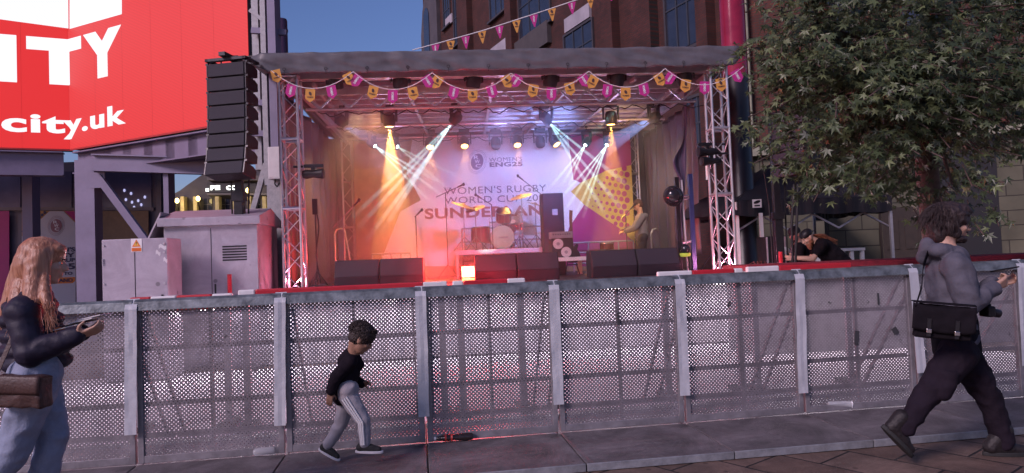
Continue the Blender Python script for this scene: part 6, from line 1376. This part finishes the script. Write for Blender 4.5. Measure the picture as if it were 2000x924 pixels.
def hs2(i):
    a, c = ((g2(58, 590, -.15), g2(57, 655, -.18)), (g2(96, 595, -.15), g2(102, 645, -.17)), (g2(22, 590, -.05), g2(6, 660, -.08)), (g2(38, 595, -.13), g2(30, 665, -.17)))[i % 4]
    o_ = Vector((RH.gauss(0, .016), RH.gauss(0, .016), RH.gauss(0, .02))); e = c+Vector((RH.gauss(0, .018), RH.gauss(0, .01), RH.uniform(-.02, .05))); m_ = (a+o_+e)/2+Vector((RH.gauss(0, .006), 0, 0)); return [a+o_, m_, e]
strands(wo, hs2, 260, gh, .0018)
puf = pm('dark_puffer_fabric', (.018, .015, .032), .55, 0, .3, 6, .3, 30, spec=.3)
b = MB()
cs = [(60, 598, .12), (62, 625, .14), (66, 652, .15), (70, 680, .155), (72, 706, .155)]
for x, y, r in cs: b.ell(G(x, y), (r*1.08, r*1.05, .058), None, 18, 10)
chain(b, [(G(60, 600), .105), (G(64, 706), .12)]); chain(b, [(shn, .075), (eln, .066), (wrn, .045)]); chain(b, [(shf, .075), (elf, .066), (wrf, .045)])
def puff(p, q, r0, r1, n):
    for i in range(n): t = i/(n-1); c = p+(q-p)*t; r = r0+(r1-r0)*t; b.ell(c, (r*.84,)*3, None, 14, 10)
capsule(b, shn, shf, .085, .085); puff(shn, eln, .092, .082, 4); puff(eln, wrn+(eln-wrn)*.1, .082, .058, 5); puff(shf, elf, .092, .08, 4); puff(elf, wrf+(elf-wrf)*.1, .08, .055, 5); puff(G(50, 588, -.03), G(66, 586, .05), .07, .06, 3); capsule(b, G(62, 590, -.07), G(74, 584, .06), .075, .075)
blob('puffer_jacket', rel(b), puf, wo, .009, 5, wr=.006, wf=9, seed=11, quilt=.005)
jn = pm('light_blue_jeans', (.25, .29, .40), .8, 0, .22, 7, .3, 90)
b = MB(); capsule(b, hpn+Z*.04, hpf+Z*.04, .12, .12); chain(b, [(hpn, .112), ((hpn+knn)/2, .094), (knn, .070), (ann, .062)]); chain(b, [(hpf, .112), ((hpf+knf)/2, .094), (knf, .070), (anf, .064)])
blob('jeans', rel(b), jn, wo, .009, 4, wr=.012, wf=9, seed=12)
shoe(wo, anf, anf+Vector((.20, 0, -.09)), 1.0, offw, white, 0, O); shoe(wo, ann, ann+Vector((.14, 0, -.155)), 1.0, offw, white, .6, O)
hb = empty('hip_bag', 'brown leather bag at the hip of the ginger haired woman', 'bag', Matrix.Translation(G(48, 762, -.20)) @ Matrix.Rotation(R(4), 4, 'Y') @ Matrix.Diagonal((.86, .9, .86, 1)))
lea = pm('brown_leather', (.06, .028, .024), .5, 0, .3, 9, .3, 60)
blob('bag_body', MB().box((-.15, -.055, -.09), (.13, .055, .085)), lea, hb, .010, 8, wr=.010, wf=9); MB().grid(lambda u, v: Vector((-.15+.28*u, -.062-.01*math.sin(v*3), .095-.11*v)), 12, 6).build('flap', lea, hb, smooth=True, solid=.006)
MB().bar((-.15, -.03, .08), (-.10, .02, .30), .025, .006, (0, 1, 0)).build('strap', lea, hb)
cd = empty('held_cards', 'fan of small white edged cards held by the ginger haired woman', 'cards', Matrix.Translation(G(160, 634, -.05)) @ Matrix.Rotation(R(-11), 4, 'Y'))
for i, (x, c) in enumerate(((-.07, white), (-.03, black), (.0, white), (.04, offw))): MB().box((x-.05, -.05+.01*i, .008*i), (x+.075, .06+.01*i, .008*i+.005)).build('card', c, cd)
MB().box((-.12, -.03, -.012), (-.09, .02, .012)).build('red_tab', orr, cd)
# ---- musician on stage ----------------------------------------------
def person_simple(name_label, F_, O, parts, size=1.0): pass
SYv = 3.7
def S_(px, py, dy=0):
    return SM @ st(px, py, SYv+dy)
mu = empty('person', 'musician in grey hooded top standing at a microphone on the stage', 'person', Matrix.Translation(SM @ Vector((st(1248, 450, SYv).x, SYv, DECK)))); O = mu.matrix_world.translation
def F2(x, y, z): return O+Vector((x, y, z))
hc = S_(1245, 400); hd_ = Head(hc, R(188), R(12), 1.0)
sz = S_(1250, 424).z
shn = S_(1254, 424, -.16); shf = S_(1250, 424, .16); eln = S_(1240, 446, -.2); wrn = S_(1222, 452, -.12); elf = S_(1238, 445, .18); wrf = S_(1222, 448, .08)
hpz = (sz-O.z)*.62+O.z; hx = S_(1254, 465).x
b = MB(); hd_.flesh(b); capsule(b, hd_.p(-.03, 0, -.06), Vector((shn.x, hc.y, sz+.03)), .056, .06)
hpn = Vector((hx, O.y-.09, hpz)); hpf = Vector((hx, O.y+.09, hpz)); knn = Vector((hx-.04, O.y-.1, O.z+.46)); knf = Vector((hx-.02, O.y+.1, O.z+.46)); ann = Vector((hx, O.y-.1, O.z+.08)); anf = Vector((hx+.02, O.y+.1, O.z+.08))
capsule(b, Vector((shn.x, O.y, sz-.05)), (hpn+hpf)/2, .1, .1); chain(b, [(shn, .048), (eln, .036), (wrn, .025)]); chain(b, [(shf, .048), (elf, .036), (wrf, .025)]); chain(b, [(hpn, .085), (knn, .06), (ann, .04)]); chain(b, [(hpf, .085), (knf, .06), (anf, .04)])
hand(b, wrn, Vector((-1, .2, -.1)), Vector((0, .5, -.8)), 1, .5); hand(b, wrf, Vector((-1, -.1, 0)), Vector((0, -.3, -.9)), -1, .5)
blob('body', rel(b), skin, mu, .009, 3); H_ = Head(hc-O, R(188), R(12), 1.0); H_.eyes(mu)
b = MB(); H_.ell(b, (-.015, 0, .04), (.104, .084, .082)); H_.ell(b, (-.045, 0, -.01), (.07, .08, .075)); blob('hair', b, pm('brown_hair', (.06, .03, .02), .6, 0, .3, 50), mu, .008, 3, wr=.005, wf=30)
b = MB(); top_ = Vector((shn.x, O.y, sz-.06)); chain(b, [(top_, .135), ((top_+(hpn+hpf)/2)/2, .14), ((hpn+hpf)/2+Z*.03, .145)], flat=1.15, wide=X); capsule(b, shn, shf, .08, .08); chain(b, [(shn, .08), (eln, .062), (wrn, .046)]); chain(b, [(shf, .08), (elf, .062), (wrf, .046)]); capsule(b, Vector((shn.x+.08, O.y-.07, sz+.02)), Vector((shn.x+.08, O.y+.07, sz+.02)), .06, .06)
blob('hooded_top', rel(b), pm('grey_hoodie', (.17, .17, .21), .85), mu, .01, 4, wr=.01, wf=8)
b = MB(); capsule(b, hpn, hpf, .11, .11); chain(b, [(hpn, .11), (knn, .08), (ann+Z*.03, .07)]); chain(b, [(hpf, .11), (knf, .08), (anf+Z*.03, .07)]); blob('trousers', rel(b), pm('black_trousers', (.02, .02, .028), .8), mu, .01, 4, wr=.008, wf=8)
shoe(mu, ann, Vector((hx-.2, O.y-.1, O.z+.012)), 1, black, rubber, 0, O); shoe(mu, anf, Vector((hx-.18, O.y+.1, O.z+.012)), 1, black, rubber, 0, O)
# ---- bent over bearded man ------------------------------------------
BY = 10.9
def B_(px, py, dy=0): return at(px, py, BY+dy)
bm_ = empty('person', 'bearded man in black t-shirt and backwards cap leaning forward on his forearms', 'person', Matrix.Translation((B_(1650, 500).x, BY, 0))); O = bm_.matrix_world.translation
hc = B_(1577, 464); hd_ = Head(hc, R(186), R(38), 1.05)
shn = B_(1605, 478, -.18); shf = B_(1600, 476, .18); eln = B_(1588, 509, -.22); wrn = B_(1552, 508, -.14); elf = B_(1584, 508, .2); wrf = B_(1548, 506, .02)
eln.z = max(eln.z, 1.27); wrn.z = 1.29; elf.z = 1.27; wrf.z = 1.30
hp = Vector((B_(1655, 500).x, BY, .98)); hpn = hp+Vector((0, -.1, 0)); hpf = hp+Vector((0, .1, 0)); knn = hp+Vector((-.12, -.12, -.48)); knf = hp+Vector((.02, .12, -.48)); ann = hp+Vector((-.02, -.12, -.90)); anf = hp+Vector((.22, .12, -.89))
b = MB(); hd_.flesh(b); capsule(b, hd_.p(-.03, 0, -.06), B_(1597, 474), .06, .065); capsule(b, B_(1605, 482), hp+Z*.05, .12, .12); chain(b, [(shn, .055), (eln, .043), (wrn, .028)]); chain(b, [(shf, .055), (elf, .043), (wrf, .028)]); chain(b, [(hpn, .095), (knn, .065), (ann, .045)]); chain(b, [(hpf, .095), (knf, .065), (anf, .045)])
hand(b, wrn, Vector((-1, .15, .05)), Vector((0, .9, .2)), -1, .8, 1.05); hand(b, wrf, Vector((-1, -.15, .05)), Vector((0, -.9, .2)), 1, .7, 1.05)
blob('body', rel(b), skin, bm_, .008, 3); H_ = Head(hc-O, R(186), R(38), 1.05); H_.eyes(bm_)
redb = pm('reddish_beard', (.22, .08, .04), .7, 0, .3, 60, .5, 120)
b = MB(); H_.ell(b, (.045, 0, -.10), (.05, .052, .05)); H_.ell(b, (.07, 0, -.135), (.03, .034, .045)); H_.ell(b, (.02, -.058, -.06), (.035, .014, .04)); H_.ell(b, (.02, .058, -.06), (.035, .014, .04)); blob('beard', b, redb, bm_, .006, 2, wr=.006, wf=40)
b = MB(); H_.ell(b, (-.012, 0, .055), (.106, .088, .075)); capp = H_; b.prism([H_.p(-.09, -.05, .03), H_.p(-.16, -.03, .005), H_.p(-.16, .03, .005), H_.p(-.09, .05, .03)], H_.Q @ Vector((0, 0, .008))); blob('cap', b, black, bm_, .006, 2)
def hs3(i):
    p = H_.p(-.09, RH.uniform(-.04, .04), -.02); e = B_(1625+RH.uniform(-8, 12), 472+RH.uniform(-4, 6), RH.uniform(-.1, .1))-O; m_ = (p+e)/2+Vector((0, 0, RH.uniform(.0, .07))); return [p, p*.5+m_*.5, m_, m_*.4+e*.6, e]
strands(bm_, hs3, 90, redb, .006, 'ponytail')
b = MB(); chain(b, [(B_(1606, 484), .155), ((B_(1606, 484)+hp)/2+Z*.05, .165), (hp+Z*.07, .15)], flat=1.1, wide=X); capsule(b, shn, shf, .095, .095); capsule(b, shn, shn*.45+eln*.55, .085, .075); capsule(b, shf, shf*.45+elf*.55, .085, .075); blob('t_shirt', rel(b), pm('black_cotton', (.010, .008, .011), .9, 0, .2, 10, spec=.1), bm_, .009, 4, wr=.012, wf=7, seed=3)
b = MB(); capsule(b, hpn, hpf, .12, .12); chain(b, [(hpn, .12), (knn, .085), (ann+Z*.04, .07)]); chain(b, [(hpf, .12), (knf, .085), (anf+Z*.04, .07)]); blob('trousers', rel(b), pm('black_trousers', (0,0,0)), bm_, .01, 4, wr=.01, wf=8)
shoe(bm_, ann, ann+Vector((-.2, 0, -.08)), 1.05, black, rubber, 0, O); shoe(bm_, anf, anf+Vector((-.2, 0, -.09)), 1.05, black, rubber, 0, O)
# ---- man in beanie ---------------------------------------------------
NY = 11.35
def N_(px, py, dy=0): return at(px, py, NY+dy)
nb = empty('person', 'person in dark beanie and black jacket standing behind the bearded man with papers', 'person', Matrix.Translation((N_(1560, 500).x, NY, 0))); O = nb.matrix_world.translation
hc = N_(1552, 458); hd_ = Head(hc, R(200), R(25), 1.0); cx_ = N_(1563, 500).x
shn = N_(1560, 484, -.16); shf = N_(1562, 482, .18); eln = N_(1562, 508, -.2); wrn = N_(1541, 500, -.12); elf = N_(1566, 508, .2); wrf = N_(1545, 503, .02)
hp = Vector((cx_+.08, NY, .93)); hpn = hp-Yv*.1; hpf = hp+Yv*.1; knn = hp+Vector((-.03, -.1, -.46)); knf = hp+Vector((.02, .1, -.46)); ann = hp+Vector((0, -.1, -.85)); anf = hp+Vector((.05, .1, -.85))
b = MB(); hd_.flesh(b); capsule(b, hd_.p(-.03, 0, -.06), (shn+shf)/2, .055, .06); capsule(b, (shn+shf)/2, hp, .11, .11); chain(b, [(shn, .045), (eln, .036), (wrn, .026)]); chain(b, [(shf, .045), (elf, .036), (wrf, .026)]); chain(b, [(hpn, .09), (knn, .06), (ann, .04)]); chain(b, [(hpf, .09), (knf, .06), (anf, .04)])
hand(b, wrn, Vector((-1, .1, .2)), Vector((0, .8, .4)), -1, .7); hand(b, wrf, Vector((-1, -.1, .1)), Vector((0, -.8, .4)), 1, .7)
blob('body', rel(b), skin, nb, .009, 3); H_ = Head(hc-O, R(200), R(25), 1.0); H_.eyes(nb)
b = MB(); H_.ell(b, (-.012, 0, .055), (.108, .09, .088)); H_.ell(b, (-.012, 0, .025), (.110, .092, .03)); blob('beanie', b, pm('dark_wool', (.016, .014, .02), .95), nb, .008, 2)
b = MB(); H_.ell(b, (.05, 0, -.085), (.045, .048, .03)); blob('beard', b, hairm, nb, .006, 2)
b = MB(); t0 = (shn+shf)/2-Z*.08; chain(b, [(t0, .15), ((t0+hp)/2, .15), (hp, .145)], flat=1.1, wide=X); capsule(b, shn, shf, .085, .085); chain(b, [(shn, .085), (eln, .065), (wrn, .048)]); chain(b, [(shf, .085), (elf, .065), (wrf, .048)]); blob('jacket', rel(b), pm('black_cotton', (0,0,0)), nb, .01, 4, wr=.012, wf=7)
b = MB(); capsule(b, hpn, hpf, .115, .115); chain(b, [(hpn, .115), (knn, .08), (ann, .065)]); chain(b, [(hpf, .115), (knf, .08), (anf, .065)]); blob('trousers', rel(b), pm('black_trousers', (0,0,0)), nb, .01, 4, wr=.01)
shoe(nb, ann, ann+Vector((-.2, 0, -.07)), 1, black, rubber, 0, O); shoe(nb, anf, anf+Vector((-.2, 0, -.07)), 1, black, rubber, 0, O)
tag(MB().grid(lambda u, v: Vector((-.10+.2*u, .14*(v-.5), .02*math.sin(u*3))), 8, 2).build('paper_sheet', white, None, Matrix.Translation(N_(1537, 493, -.1)) @ Matrix.Rotation(R(35), 4, 'Y') @ Matrix.Rotation(R(60), 4, 'X'), solid=.002), 'white sheet of paper held by the person in the beanie', 'paper')
tag(MB().cb((0, 0, 0), (.14, .07, .012)).build('phone', black, None, Matrix.Translation(B_(1537, 506, -.08)) @ Matrix.Rotation(R(20), 4, 'Y'), bevel=.003), 'phone held in the hands of the bent over bearded man', 'phone')
